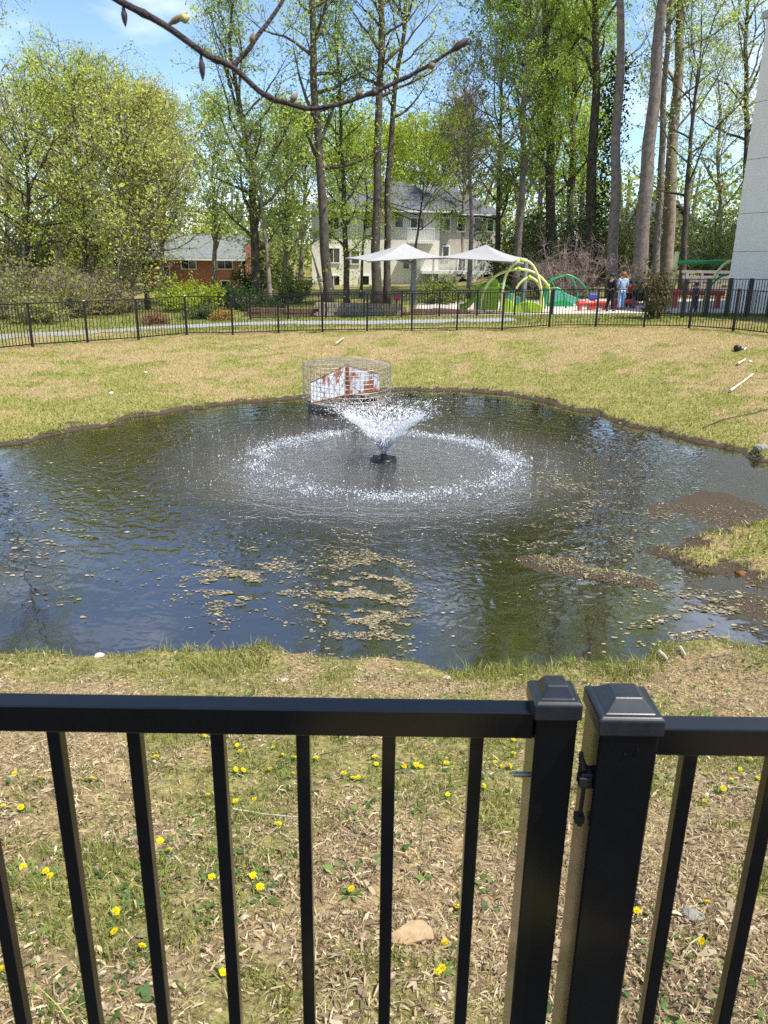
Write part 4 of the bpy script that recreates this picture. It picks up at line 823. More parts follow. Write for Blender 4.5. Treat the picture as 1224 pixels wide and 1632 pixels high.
for px in (690, 719, 758, 770, 783):
    x = wx_(px, 440, dY)[0]; zt = wx_(px, 411, dY)[1] if px in (690, 770, 783) else dz0; part(Geo().box((x, dY+.2, (zb+zt)/2), (.17, .17, zt-zb)), 'deck_post', M['trim'], ht)
for xx, sg in ((758, -1), (783, -1), (719, 1)):
    x = wx_(xx, 440, dY)[0]; part(Geo().bar((x, dY+.2, dz0-1.2), (x+sg*1.1, dY+.2, dz0), .12, .12, up=(0, 1, 0)), 'brace', M['trim'], ht)
sx0 = wx_(764, 435, dY-1)[0]; sx1 = wx_(742, 464, dY-1)[0]; sx2 = wx_(716, 464, dY-1)[0]; szm = wx_(742, 452, dY-1)[1]; sg_ = Geo()
sg_.bar((sx0, dY-.7, dz0), (sx1, dY-.7, szm-.6), .1, .3, up=(0, 1, 0)).bar((sx0, dY-1.5, dz0), (sx1, dY-1.5, szm-.6), .1, .3, up=(0, 1, 0)).bar((sx1, dY-1.5, szm-.2), (sx2, dY-1.5, zb+.9), .1, .3, up=(0, 1, 0)).bar((sx0, dY-1.55, dz0+1), (sx1, dY-1.55, szm+.4), .07, .09, up=(0, 1, 0)).bar((sx0, dY-.65, dz0+1), (sx1, dY-.65, szm+.4), .07, .09, up=(0, 1, 0))
for k in range(9):
    f_ = (k+.5)/9; sg_.box((sx0+(sx1-sx0)*f_, dY-1.1, dz0+(szm-.6-dz0)*f_), (.28, .75, .04)); sg_.box((sx0+(sx1-sx0)*f_, dY-1.55, dz0+(szm-.6-dz0)*f_+.5), (.04, .04, 1))
part(sg_, 'stairs', M['trim'], ht)
# brick house
BY = 66.0; b_ = wx_(320, 470, BY); bh = empty('brick_house', (b_[0], BY, b_[1]), 'low red brick house with pale grey roof on the left', 'house')
ba, bb = wx_(236, 430, BY)[0], wx_(386, 430, BY)[0]; be = wx_(320, 411, BY)[1]; br = wx_(320, 374, BY+4)[1]
part(Geo().box(((ba+bb)/2, BY+4, (zb+be)/2), (bb-ba, 8, be-zb)), 'wall', M['brickwall'], bh)
g_ = Geo(); V = [(ba-.5, BY-.6, be), (bb+.3, BY-.6, be), (bb+.3, BY+4, br), (ba-.5, BY+4, br), (ba-.5, BY+8.6, be), (bb+.3, BY+8.6, be), (ba-.5, BY-.6, be-.18), (bb+.3, BY-.6, be-.18), (bb+.3, BY+8.6, be-.18), (ba-.5, BY+8.6, be-.18)]
g_.add(V, [np.array([(0, 1, 2, 3), (3, 2, 5, 4), (6, 7, 1, 0), (8, 9, 4, 5), (9, 8, 7, 6)]), np.array([(7, 8, 5, 2, 1), (9, 6, 0, 3, 4)])])
rf = part(g_, 'roof', M['roofpale'], bh)
cx = wx_(388, 405, BY)[0]; part(Geo().box((cx+.45, BY+1.0, (zb+br*.75)/2), (.85, 1.0, br*.75-zb)), 'chimney', M['brickwall'], bh)
part(Geo().box(((ba+bb)/2, BY-.66, be-.12), (bb-ba+.7, .1, .15)), 'gutter', M['trim'], bh); part(Geo().box((bb-.06, BY-.08, (zb+be)/2), (.12, .1, be-zb-.2)), 'downpipe', M['trim'], bh)
window(bh, rect(347, 414, 370, 428, BY), BY-.01, 1); window(bh, rect(354, 448, 366, 458, BY), BY-.01, 0); window(bh, rect(290, 414, 312, 428, BY), BY-.01, 1); window(bh, rect(258, 426, 270, 440, BY), BY-.01, 0)
# tan house at right
TY = 80.0; b_ = wx_(1065, 400, TY); th_ = empty('tan_house', (b_[0], TY, b_[1]), 'tan gabled house glimpsed between the right-hand trunks', 'house')
ta, tb = wx_(1030, 370, TY)[0], wx_(1092, 370, TY)[0]; te = wx_(1060, 352, TY)[1]; tr_ = wx_(1060, 320, TY)[1]; tm = ta+(tb-ta)*.55; tz = wx_(1060, 405, TY)[1]-3
g_ = Geo(); V = [(ta, TY, tz), (tb, TY, tz), (tb, TY, te), (tm, TY, tr_), (ta, TY, te), (ta, TY+9, tz), (tb, TY+9, tz), (tb, TY+9, te), (tm, TY+9, tr_), (ta, TY+9, te)]
g_.add(V, [np.array([(0, 1, 2, 3, 4), (9, 8, 7, 6, 5)]), np.array([(0, 4, 9, 5), (1, 6, 7, 2)])]); part(g_, 'wall', M['tanwall'], th_)
for sgn, xe in ((-1, ta-.7), (1, tb+1.6)):
    xo = xe; zo = te-(.35 if sgn < 0 else .75); part(Geo().add([(tm, TY-.6, tr_+.05), (xo, TY-.6, zo), (xo, TY+9.4, zo), (tm, TY+9.4, tr_+.05), (tm, TY-.6, tr_+.27), (xo, TY-.6, zo+.22), (xo, TY+9.4, zo+.22), (tm, TY+9.4, tr_+.27)], [np.array([(0, 1, 2, 3), (7, 6, 5, 4), (0, 4, 5, 1), (1, 5, 6, 2), (2, 6, 7, 3)])]), 'roof', M['roof'], th_)
window(th_, rect(1036, 353, 1050, 368, TY), TY-.01, 1); window(th_, rect(1036, 376, 1050, 392, TY), TY-.01, 1); window(th_, rect(1072, 362, 1080, 376, TY), TY-.01, 0)
# grey panel building at the right edge
ga = aty(1158, 470, 38.0); dirv = np.array([.37, -.93]); dirv /= np.linalg.norm(dirv); nrm = np.array([dirv[1], -dirv[0]])
if nrm[0] > 0: nrm = -nrm
A_ = np.array([float(ga[0]), 38.0]); gzb = -1.0; gzt = float(aty(1222, 29, 38.0)[2])
gb = empty('grey_building', (A_[0], A_[1], gzb), 'tall pale grey panelled building wall at the right picture edge', 'building')
Lw, Dw = 16.0, 12.0
def wp(s_, d_, z): q = A_+dirv*s_-nrm*d_; return (q[0]-A_[0], q[1]-A_[1], z-gzb)
Rw = np.stack([np.append(dirv, 0), np.append(-nrm, 0), (0, 0, 1)], 1)
Geo().box(wp(Lw/2, Dw/2+.03, (gzb+gzt)/2), (Lw-.02, Dw, gzt-gzb), Rw).build('wall', M['joint'], gb)
rows = [gzb]+[float(aty(1185, p, 37.5)[2]) for p in (401, 340, 253, 160)]+[gzt]
for k in range(len(rows)-1):
    for c in range(5):
        w0, w1 = c*3.2, (c+1)*3.2; Geo().box(wp((w0+w1)/2, .012, (rows[k]+rows[k+1])/2), (w1-w0-.025, .036, rows[k+1]-rows[k]-.025), Rw).build('panel', M['wallgrey'], gb)
Geo().box(wp(Lw/2-.05, Dw/2, gzt+.14), (Lw+.3, Dw+.3, .26), Rw).build('coping', M['joint'], gb)

# ------------------------------------------------------------------ playground
def gnd(px, Yd): x = float(aty(px, 490, Yd)[0]); return x, Hs(x, Yd)
def canopy(corners, peak, pole_px, Yd, label):
    """four corners (px,py,Y) and peak; a grey fabric pyramid on one mast"""
    Pc = [aty(*c) for c in corners]; pk_ = aty(*peak); cm = sum(Pc)/4; Pc = [cm+(p-cm)*np.array([1.07, 1.07, 1.0]) for p in Pc]; x, z = gnd(pole_px, Yd); t = empty('shade_canopy', (x, Yd, z), label, 'canopy', 'shade canopies over the playground')
    o = np.array([x, Yd, z]); g_ = Geo(); n_ = 7
    for k in range(4):
        a, b = Pc[k], Pc[(k+1) % 4]; V = []; 
        for q in range(n_+1):
            f_ = q/n_
            for s_ in range(n_+1):
                e = a+(b-a)*s_/n_; m_ = e+(pk_-e)*f_; inn = 4*(s_/n_)*(1-s_/n_)*(1-f_); m_ = m_+((Pc[0]+Pc[1]+Pc[2]+Pc[3])/4-m_)*.07*inn; m_ = m_-np.array([0, 0, .10*math.sin(math.pi*f_)]); V.append(m_-o)
        i, j = np.meshgrid(np.arange(n_), np.arange(n_), indexing='ij'); w_ = n_+1
        g_.add(V, [np.stack([i*w_+j, i*w_+j+1, (i+1)*w_+j+1, (i+1)*w_+j], -1).reshape(-1, 4)])
    fb = g_.build('fabric', M['shade'], t); so = fb.modifiers.new('thick', 'SOLIDIFY'); so.thickness = .02
    zc = min(c[2] for c in Pc)-z; cc = sum(Pc)/4-o
    g2 = Geo(); g2.tube([(0, 0, -.1), (0, 0, zc+.05)], .125, 12).tube([(0, 0, -.02), (0, 0, .04)], .22, 12); g2.build('mast', M['pole'], t)
    g3 = Geo(); hub = np.array([cc[0], cc[1], zc+.1]); g3.tube([(0, 0, zc-.1), hub], .07, 8); g3.tube([hub, pk_-o-(0, 0, .12)], .05, 8)
    for c in Pc: g3.tube([hub, c-o-(0, 0, .03)], .04, 6)
    g3.build('frame', M['pole'], t); return t
canopy([(556, 411, 38.5), (590, 416, 35.6), (706, 410, 37.2), (672, 405, 40.3)], (645, 387, 38.0), 658, 38.6, 'left grey pyramid shade canopy on a single mast')
canopy([(699, 410, 38.8), (814, 417, 36.4), (836, 412, 38.6), (740, 405, 41.3)], (774, 390, 38.8), 833, 39.2, 'right grey pyramid shade canopy above the climbing arches')
def arch(g_, px, Yd, r_, o):
    P = np.array([aty(x, y, Yd) for x, y in px])-o; t = np.arange(len(P)); tt = np.linspace(0, len(P)-1, 8*len(P))
    # catmull-rom
    Q = []
    for v in tt:
        k = min(int(v), len(P)-2); f_ = v-k; p0, p1, p2, p3 = P[max(k-1, 0)], P[k], P[k+1], P[min(k+2, len(P)-1)]
        Q.append(.5*((2*p1)+(-p0+p2)*f_+(2*p0-5*p1+4*p2-p3)*f_**2+(-p0+3*p1-3*p2+p3)*f_**3))
    g_.tube(Q, r_, 8, ref=(0, 1, 0)); return Q
def arch_set(name, arches, Yd, m, label, nodes=()):
    x, z = gnd(arches[0][0][0], Yd); t = empty(name, (x, Yd, z), label, 'climbing frame'); o = np.array([x, Yd, z])
    for k, (a, r_, dy) in enumerate([(q, *e) for q, e in zip(arches, nodes[0])]):
        arch(Geo0 := Geo(), a, Yd+dy, r_, o); Geo0.build('arch', m, t, smooth=True)
    for (px, py, dy) in nodes[1]:
        c = aty(px, py, Yd+dy)-o; Geo().lathe([(0, -.11), (.08, -.09), (.115, 0), (.08, .09), (0, .11)], c=c, n=10).build('connector', M['lime'], t, smooth=True)
    return t
arch_set('climbing_arches', [
    [(799, 506), (800, 480), (803, 450), (813, 427), (831, 415), (846, 420), (856, 436), (861, 455), (865, 480), (864, 506)],
    [(764, 506), (768, 476), (778, 452), (793, 438), (811, 431), (827, 429), (850, 434), (868, 448), (876, 464), (878, 485), (877, 506)],
    [(817, 506), (818, 480), (822, 462), (831, 449), (844, 442), (856, 449), (861, 462), (862, 485), (861, 506)]], 37.5, M['cream'], 'pale lime steel climbing arches under the right canopy',
    ([(.062, 0), (.062, .5), (.055, 1.1)], [(832, 415, 0), (827, 429, .5), (844, 442, 1.1), (873, 456, .5), (859, 452, 1.1)]))
arch_set('green_arches', [
    [(866, 496), (868, 472), (878, 449), (897, 440), (908, 439), (924, 448), (936, 464), (941, 480), (942, 497)],
    [(862, 492), (872, 452), (888, 442), (908, 440), (918, 460), (922, 492)],
    [(868, 497), (872, 466), (884, 459), (896, 464), (901, 480), (902, 498)]], 41.0, M['green'], 'slender dark green climbing arches right of the pale ones', ([(.04, 0), (.035, 1.2), (.05, -.6)], []))
arch_set('green_rail', [[(793, 490), (795, 456), (805, 455), (818, 466), (823, 494)]], 39.5, M['green'], 'low green handrail behind the tallest pale arch', ([(.035, 0)], []))
# slide
x, z = gnd(785, 39.5); sl_ = empty('slide', (x, 39.5, z), 'lime green slide with tall rounded end panel left of the arches', 'slide'); o = np.array([x, 39.5, z])
x0, x1, z0, z1 = rect(774, 443, 795, 500, 39.5); a = np.linspace(0, math.pi, 11); w_ = (x1-x0)/2; zz = z1-w_
prof = [(x0, z), (x1, z)]+[((x0+x1)/2+w_*math.cos(q), zz+w_*math.sin(q)) for q in a]; n_ = len(prof)
V = [(p[0]-x, dy, p[1]-z) for dy in (-.05, .05) for p in prof]; F = [[list(range(n_))], [list(range(2*n_-1, n_-1, -1))]]
g_ = Geo().add(V, [np.array(F[0]), np.array(F[1]), np.array([(k, k+n_, (k+1) % n_+n_, (k+1) % n_) for k in range(n_)])]); g_.build('end_panel', M['lime'], sl_)
ch = []; xs0 = float(aty(733, 494, 38.8)[0]); L_ = (x0-xs0)
for k in range(13):
    f_ = k/12; xx = x0-L_*f_; h_ = .12+1.05*(.5+.5*math.cos(math.pi*min(1, f_*1.12)))*(1-.1*f_); y_ = 38.9
    for (dy, dz) in ((-.38, .22), (-.34, .02), (0, -.03), (.34, .02), (.38, .22), (.36, -.06), (0, -.10), (-.36, -.06)): ch.append((xx-x, y_+dy-39.5, h_+dz))
i, j = np.meshgrid(np.arange(12), np.arange(8), indexing='ij'); Geo().add(ch, [np.stack([i*8+j, (i+1)*8+j, (i+1)*8+(j+1) % 8, i*8+(j+1) % 8], -1).reshape(-1, 4)]).build('chute', M['lime'], sl_, smooth=True)
Geo().box((x1-x-.6, .1, .55), (1.1, 1.0, 1.1)).box((x1-x-.6, .1, 1.13), (1.3, 1.1, .06)).build('platform', M['lime'], sl_)
# teal slides and lime mounds
for k, (px, Yd, w_, h_, m_, lab) in enumerate([(836, 40.2, 2.0, .85, 'teal', 'turquoise play ramp seen through the pale arches'), (903, 43.5, 2.2, .85, 'teal', 'turquoise play ramp under the green arches'), (842, 38.2, 1.6, .5, 'lime', 'low lime green play mound inside the pale arches'), (808, 38.6, .7, .6, 'lime', 'small lime green play mound left of the tall pale arch'), (893, 42.2, 1.4, .35, 'green', 'low dark green play mound under the green arches')]):
    x, z = gnd(px, Yd); g_ = Geo(); n_ = 14
    V = []
    for q in range(n_+1):
        f_ = q/n_; hh = h_*(math.sin(math.pi*f_)**.7 if m_ != 'teal' else (1-f_)**.8*min(1, f_*8+.6)); xx = (f_-.5)*w_
        V += [(xx, -.4, -.05), (xx, -.4, hh), (xx, .4, hh), (xx, .4, -.05)]
    F = [(q*4+e, (q+1)*4+e, (q+1)*4+(e+1) % 4, q*4+(e+1) % 4) for q in range(n_) for e in range(4)]+[(0, 1, 2, 3), (n_*4+3, n_*4+2, n_*4+1, n_*4)]
    tag(bevel(g_.add(V, [np.array(F)]).build('play_ramp' if m_ == 'teal' else 'play_mound', M[m_], loc=(x, Yd, z)), .03), lab, 'play equipment')
# red curbs and seats
def red_bench(px0, px1, Yd, h_, lab, name='red_bench'):
    xa_, za = gnd(px0, Yd); xb_, zb_ = gnd(px1, Yd); t = empty(name, ((xa_+xb_)/2, Yd, za), lab, 'bench', 'red low benches'); L_ = xb_-xa_
    g_ = Geo(); n_ = 10
    th2 = np.linspace(-.5, .5, n_+1); P = np.stack([th2*L_, .5*np.cos(th2*2.2)-.4, np.full(n_+1, h_-.06)], 1); g_.tube(P, .13, 8); bevel(g_.build('seat', M['red'], t, smooth=True), .01)
    for f_ in (-.4, 0, .4): Geo().box((f_*L_, .5*math.cos(f_*2.2)-.4, (h_-.12)/2), (.18, .18, h_-.12)).build('support', M['red'], t)
    return t
red_bench(918, 968, 38.5, .42, 'long red curved bench behind the fence left of the adult in black'); red_bench(975, 1012, 39.5, .42, 'short red bench behind the legs of the two adults')
red_bench(1066, 1150, 40.0, .8, 'tall red bench-like barrier seen through the right fence'); red_bench(1040, 1062, 40.0, .45, 'small red bench right of the magnolia')
x, z = gnd(944, 39.2); t = empty('spring_rider', (x, 39.2, z), 'small blue seat on a red base behind the fence', 'play equipment')
bevel(Geo().box((0, 0, .62), (.5, .3, .28), taper=.75).build('seat', M['blue'], t), .05); Geo().tube([(0, 0, -.02), (0, 0, .5)], .12, 10).box((0, 0, .12), (.45, .4, .22), taper=.8).build('base', M['red'], t)
# swing set
SY = 41.0; x, z = gnd(1071, SY); t = empty('swing_set', (x, SY, z), 'green-beamed swing frame with pale lime legs beside the grey building', 'swing'); o = np.array([x, SY, z])
tp = aty(1077, 418, SY)-o; bt = np.array([0, 0, 0]); Geo().tube([aty(1066, 500, SY)-o+(0, 0, 0), tp, tp+(tp-(aty(1066, 500, SY)-o))*.2], .12, 10).build('leg', M['cream'], t, smooth=True)
e_ = aty(1185, 417, SY)-o; Geo().tube([tp, e_], .10, 10).build('beam', M['green'], t, smooth=True)
arch(g_ := Geo(), [(1186, 415), (1160, 418), (1143, 434), (1129, 456), (1121, 482), (1118, 503)], SY-1.2, .075, o); g_.build('leg', M['cream'], t, smooth=True)
arch(g_ := Geo(), [(1160, 437), (1145, 443), (1133, 456), (1127, 470), (1123, 500)], SY-.6, .05, o); g_.build('brace', M['green'], t, smooth=True)
# timber terraces by the building
x, z = gnd(1090, 46); t = empty('timber_terrace', (x, 46, z), 'grey timber terrace of horizontal boards left of the grey building', 'retaining wall')
xe = float(aty(1162, 455, 46)[0])-x+1
for k in range(6): Geo().box((xe/2-.3*k*0, .22*k, .18+.24*k+.06*(k % 2)), (xe, .12, .16)).build('board', M['timber_grey'], t)
for k in range(5): Geo().box((xe*k/4, .2, .65), (.14, .14, 1.5)).build('post', M['timber_grey'], t)
# planters and low walls
def low_wall(name, px0, px1, Yd, h_, m_, lab, n_, th_=.35):
    xa_, za = gnd(px0, Yd); xb_, _ = gnd(px1, Yd); t = empty(name, ((xa_+xb_)/2, Yd, za), lab, 'low wall'); L_ = xb_-xa_; rg = random.Random(int(px0))
    rows_ = 2 if m_ == 'timber' else 3
    for r_ in range(rows_):
        for k in range(n_):
            w_ = L_/n_; off = (w_/2 if r_ % 2 else 0); x_ = -L_/2+w_*(k+.5)+off*.6; Geo().box((x_, rg.uniform(-.015, .015), h_*(r_+.5)/rows_), (w_-.02, th_+rg.uniform(-.03, .03), h_/rows_-.012)).build('timber' if m_ == 'timber' else 'block', M[m_], t)
    return t
low_wall('timber_planter', 388, 500, 38.0, .42, 'timber', 'brown timber planter edge right of the orange bush', 4); low_wall('block_planter', 503, 640, 37.6, .62, 'block', 'tan block planter wall under the left canopy', 9)
low_wall('timber_edging', 645, 742, 37.4, .30, 'timber', 'low brown timber edging right of the canopy mast', 3); low_wall('pale_kerb', 745, 800, 37.0, .22, 'block', 'low pale kerb left of the arches', 4)
x, z = gnd(632, 38.6); t = empty('toddler_seat', (x, 38.6, z), 'small pink seat beyond the tan block planter', 'play equipment')
bevel(Geo().box((0, 0, .78), (.32, .3, .3), taper=.8).build('seat', mat('pink', (.65, .05, .16), .5), t), .04); Geo().tube([(0, 0, 0), (0, 0, .65)], .06, 8).build('post', M['pole'], t)

# ------------------------------------------------------------------ people
SKIN = mat('skin', (.48, .27, .19), .6, .3)
def skin_mesh(name, verts, edges, radii, m_, parent, sub=2):
    me = bpy.data.meshes.new(name); me.from_pydata(verts, edges, []); o = link(name, me, parent); me.materials.append(m_)
    sk = o.modifiers.new('skin', 'SKIN'); sk.use_smooth_shade = True
    for v, r_ in zip(me.skin_vertices[0].data, radii): v.radius = (r_[0], r_[1]) if isinstance(r_, tuple) else (r_, r_)
    me.skin_vertices[0].data[0].use_root = True
    ss = o.modifiers.new('sub', 'SUBSURF'); ss.levels = sub; ss.render_levels = sub; return o
def person(px, Yd, hgt, rz, lab, top, bottom, hair, arm=(.1, .1), short=False, stride=.10):
    x, z = gnd(px, Yd); t = empty('person', (x, Yd, z+.016), lab, 'person', rz=rz); s_ = hgt/1.72
    J = {'pel': (0, 0, .95), 'spi': (0, -.01, 1.15), 'che': (0, 0, 1.34), 'nec': (0, .01, 1.47), 'hea': (0, .02, 1.55), 'hed': (0, .03, 1.64), 'cro': (0, .02, 1.70)}
    for sd_, q in ((-1, 'l'), (1, 'r')):
        a_ = arm[0] if sd_ < 0 else arm[1]
        J['hip'+q] = (sd_*.09, 0, .90); J['kne'+q] = (sd_*.10, stride*sd_*.4+.03, .49); J['ank'+q] = (sd_*.105, stride*sd_-.02, .08); J['toe'+q] = (sd_*.12, stride*sd_+.15, .035)
        J['sho'+q] = (sd_*.19, 0, 1.40); J['elb'+q] = (sd_*.25, -.02+a_*.3, 1.12); J['wri'+q] = (sd_*.24, .05+a_, .90+a_*.6); J['han'+q] = (sd_*.24, .10+a_*1.2, .82+a_*.6)
    names = list(J); V = [tuple(c*s_ for c in J[n]) for n in names]; ix = {n: k for k, n in enumerate(names)}
    E = [('pel', 'spi'), ('spi', 'che'), ('che', 'nec'), ('nec', 'hea'), ('hea', 'hed'), ('hed', 'cro')]
    for q in 'lr': E += [('pel', 'hip'+q), ('hip'+q, 'kne'+q), ('kne'+q, 'ank'+q), ('ank'+q, 'toe'+q), ('che', 'sho'+q), ('sho'+q, 'elb'+q), ('elb'+q, 'wri'+q), ('wri'+q, 'han'+q)]
    Rr = {'pel': (.13, .10), 'spi': (.115, .09), 'che': (.14, .10), 'nec': .052, 'hea': .075, 'hed': .098, 'cro': .07}
    for q in 'lr': Rr.update({'hip'+q: .085, 'kne'+q: .058, 'ank'+q: .042, 'toe'+q: .038, 'sho'+q: .058, 'elb'+q: .042, 'wri'+q: .03, 'han'+q: .035})
    def rad(n, e=0): v = Rr[n]; return tuple((c+e)*s_ for c in v) if isinstance(v, tuple) else (v+e)*s_
    skin_mesh('body', V, [(ix[a], ix[b]) for a, b in E], [rad(n) for n in names], SKIN, t)
    def sub(name, ns, es, m_, e): k = {n: i for i, n in enumerate(ns)}; skin_mesh(name, [V[ix[n]] for n in ns], [(k[a], k[b]) for a, b in es], [rad(n, e) for n in ns], m_, t)
    arms = [('che', 'shol'), ('shol', 'elbl'), ('che', 'shor'), ('shor', 'elbr')]; an_ = ['shol', 'elbl', 'shor', 'elbr']
    if not short: arms += [('elbl', 'wril'), ('elbr', 'wrir')]; an_ += ['wril', 'wrir']
    sub('shirt', ['pel', 'spi', 'che']+an_, [('pel', 'spi'), ('spi', 'che')]+arms, top, .022)
    sub('trousers', ['pel', 'hipl', 'knel', 'ankl', 'hipr', 'kner', 'ankr'], [('pel', 'hipl'), ('hipl', 'knel'), ('knel', 'ankl'), ('pel', 'hipr'), ('hipr', 'kner'), ('kner', 'ankr')], bottom, .026)
    for q in 'lr': sub('shoe', ['ank'+q, 'toe'+q], [('ank'+q, 'toe'+q)], M['black'], .014)
    hm = Geo().lathe([(.118*s_, -.06*s_), (.128*s_, .0), (.115*s_, .07*s_), (.07*s_, .115*s_), (0, .125*s_)], c=(0, .0, 1.645*s_), n=14); hm.build('hair', hair, t, smooth=True)
    return t
HD = mat('dark_hair', (.02, .014, .01), .6); HR = mat('auburn_hair', (.28, .08, .03), .6); CB = mat('black_cloth', (.016, .015, .02), .9, .2, var=.2); CL = mat('pale_blue_cloth', (.30, .48, .72), .9, .2, var=.06); CR = mat('red_cloth', (.42, .03, .035), .9, .2, var=.1); CN = mat('navy_cloth', (.03, .04, .09), .9, .2); CJ = mat('denim', (.09, .12, .2), .9, .2)
person(971, 37.6, 1.70, math.radians(-60), 'person in black clothes standing sideways behind the fence', CB, CB, HD, (.22, .1))
person(989, 38.4, 1.72, math.radians(8), 'person in pale blue top and trousers with auburn hair, seen from behind', CL, CL, HR, (.05, .05), short=True, stride=.06)
person(1001, 39.6, 1.28, math.radians(160), 'child in red top and dark trousers left of the other red one', CR, CB, HD, (.1, .2))
person(1010, 39.4, 1.28, math.radians(200), 'child in red top and blue trousers beside the magnolia', CR, CJ, HD, (.2, .1))
person(1106, 36.2, 1.25, math.radians(90), 'person in dark navy clothes behind the right-hand fences', CN, CN, HD, (.2, .15))
q = aty(1021, 462, 33.6); z = Hs(q[0], 33.6); t = empty('black_jacket', (float(q[0]), 33.6, float(q[2])-.45), 'black jacket-like bundle hung beside the small magnolia', 'jacket')
rng = np.random.default_rng(3); g_ = Geo()
g_.lathe([(0, .74), (.06, .72), (.16, .62), (.22, .45), (.20, .25), (.23, .06), (.10, .0), (0, .02)], n=12); bd = g_.build('body', CB, t, smooth=True)
Geo().tube([(.16, 0, .6), (.27, .02, .45), (.30, .0, .2), (.27, 0, .05)], [.07, .075, .06, .05], 8).build('sleeve', CB, t, smooth=True); Geo().tube([(-.14, 0, .6), (-.25, .02, .42), (-.24, .0, .16)], [.07, .07, .05], 8).build('sleeve', CB, t, smooth=True)
Geo().tube([(0, 0, .72), (.02, 0, .84)], .012, 6).tube([(.02, 0, .84), (.3, .0, .9), (.55, .0, .7)], .014, 6).tube([(.55, 0, .7), (.45, 0, -1.1)], .016, 6).build('hook_pole', M['fence'], t)

# ------------------------------------------------------------------ stones, sticks, litter
def rock(px, py, wpx, m_, lab, name='stone', flat=.55, seed=0, cat='stone'):
    p = hit(px, py); d = np.linalg.norm(p-C0); w_ = wpx*d/FPX; rg = np.random.default_rng(seed+300); bm = bmesh.new(); bmesh.ops.create_icosphere(bm, subdivisions=3, radius=1)
    k = rg.normal(size=(7, 3))
    for v in bm.verts:
        c = np.array(v.co); n_ = 1+.0*c[0]
        for q in k: n_ -= .28*max(0, float(c@q)/np.linalg.norm(q)-.62)
        v.co = Vector(c*n_*np.array([.5, .4, .5*flat])*w_*(1+.05*rg.normal()))
    me = bpy.data.meshes.new(name); bm.to_mesh(me); bm.free(); me.materials.append(M[m_]); o = link(name, me, None, (p[0], p[1], Hs(p[0], p[1])+w_*flat*.06), (0, 0, rg.random()*6)); return tag(o, lab, cat)
for k, (px, py, w_, m_, lab) in enumerate([(178, 628, 11, 'stone', 'pale stone on the left bank halfway up'), (232, 595, 8, 'stone', 'pale stone on the left bank nearer the fence'), (700, 604, 6, 'stone', 'small pale stone on the far bank right of the trash rack'), (1196, 577, 9, 'stone', 'pale stone right of the black spotlight'),
    (985, 560, 6, 'stone', 'small pale stone on the far right bank above the water bend'), (1012, 541, 5, 'stone', 'tiny pale stone just below the fence on the right bank'), (1214, 716, 26, 'stone_grey', 'grey rock at the right water edge'), (1107, 557, 6, 'stone', 'small pale stone left of the black spotlight'),
    (988, 676, 7, 'stone', 'small pale stone at the right waterline'), (1105, 1462, 34, 'stone_grey', 'grey stone in the grass right of the thick post'), (1010, 1345, 30, 'soil', 'dark clod in the grass right of the thick post'), (712, 1082, 16, 'stone', 'pale chip on the near bank edge left of the gate cap'), (163, 1556, 16, 'stone', 'small pale pebble at the foreground left'),
    (452, 1085, 14, 'stone', 'pale chip on the near bank edge above the gate rail'), (158, 1046, 16, 'stone', 'pale lump on the grassy near bank at left'), (520, 553, 5, 'stone', 'tiny pale stone below the fence at the middle'), (875, 596, 5, 'stone', 'tiny pale stone on the right of the far bank')]): rock(px, py, w_, m_, lab, seed=k)
def stick(pts, r_, lab, m_='stick', name='stick', flat=False):
    P = np.array([hit(*p) for p in pts]); P[:, 2] = H(P[:, 0], P[:, 1])+r_*1.4+.012; o = P[0].copy(); g_ = Geo()
    if flat: g_.bar(P[0]-o, P[-1]-o, r_*5, r_*1.6)
    else: g_.tube(P-o, np.linspace(r_, r_*.6, len(P)), 7)
    return tag(g_.build(name, M[m_], loc=tuple(o)), lab, 'stick')
stick([(1163, 627), (1181, 614), (1199, 601)], .035, 'long bleached stick lying on the right bank'); stick([(1175, 584), (1187, 577)], .035, 'short pale stick beside the black spotlight'); stick([(535, 551), (548, 541)], .04, 'short pale stick on the far bank below the fence')
stick([(1120, 684), (1150, 672), (1190, 664), (1224, 655), (1260, 645)], .014, 'thin dark fallen twig on the right bank above the water', 'bark_dark'); stick([(372, 1295), (420, 1303), (470, 1308), (510, 1310)], .004, 'thin straw-coloured twig on the near slope')
stick([(1050, 1045), (1062, 1056)], .018, 'pale wood sliver on the near bank by the shallow corner'); stick([(1083, 1037), (1092, 1050)], .014, 'second pale wood sliver right of the first, by the shallow corner')
stick([(820, 1585), (850, 1632)], .005, 'dark thin twig in the foreground beside the gate post', 'bark_dark')
p = hit(655, 1497); g_ = Geo(); rg = np.random.default_rng(8); V = []; n_ = 9; prof = [(-.075, -.022), (-.03, -.034), (.03, -.03), (.062, -.034), (.068, .0), (.045, .03), (.0, .036), (-.04, .018), (-.08, .006)]
for zz in (0, .016): V += [(a_, b_, zz+.006*rg.random()) for a_, b_ in prof]
F = [np.array([list(range(n_))[::-1]]), np.array([list(range(n_, 2*n_))]), np.array([(k, (k+1) % n_, (k+1) % n_+n_, k+n_) for k in range(n_)])]
o = bevel(g_.add(V, F).build('wood_chip', M['wood'], loc=(p[0], p[1], Hs(p[0], p[1])+.012)), .003); o.rotation_euler = (.25, .12, .35); tag(o, 'split pale wood chip lying in the grass behind the gate', 'wood chip')
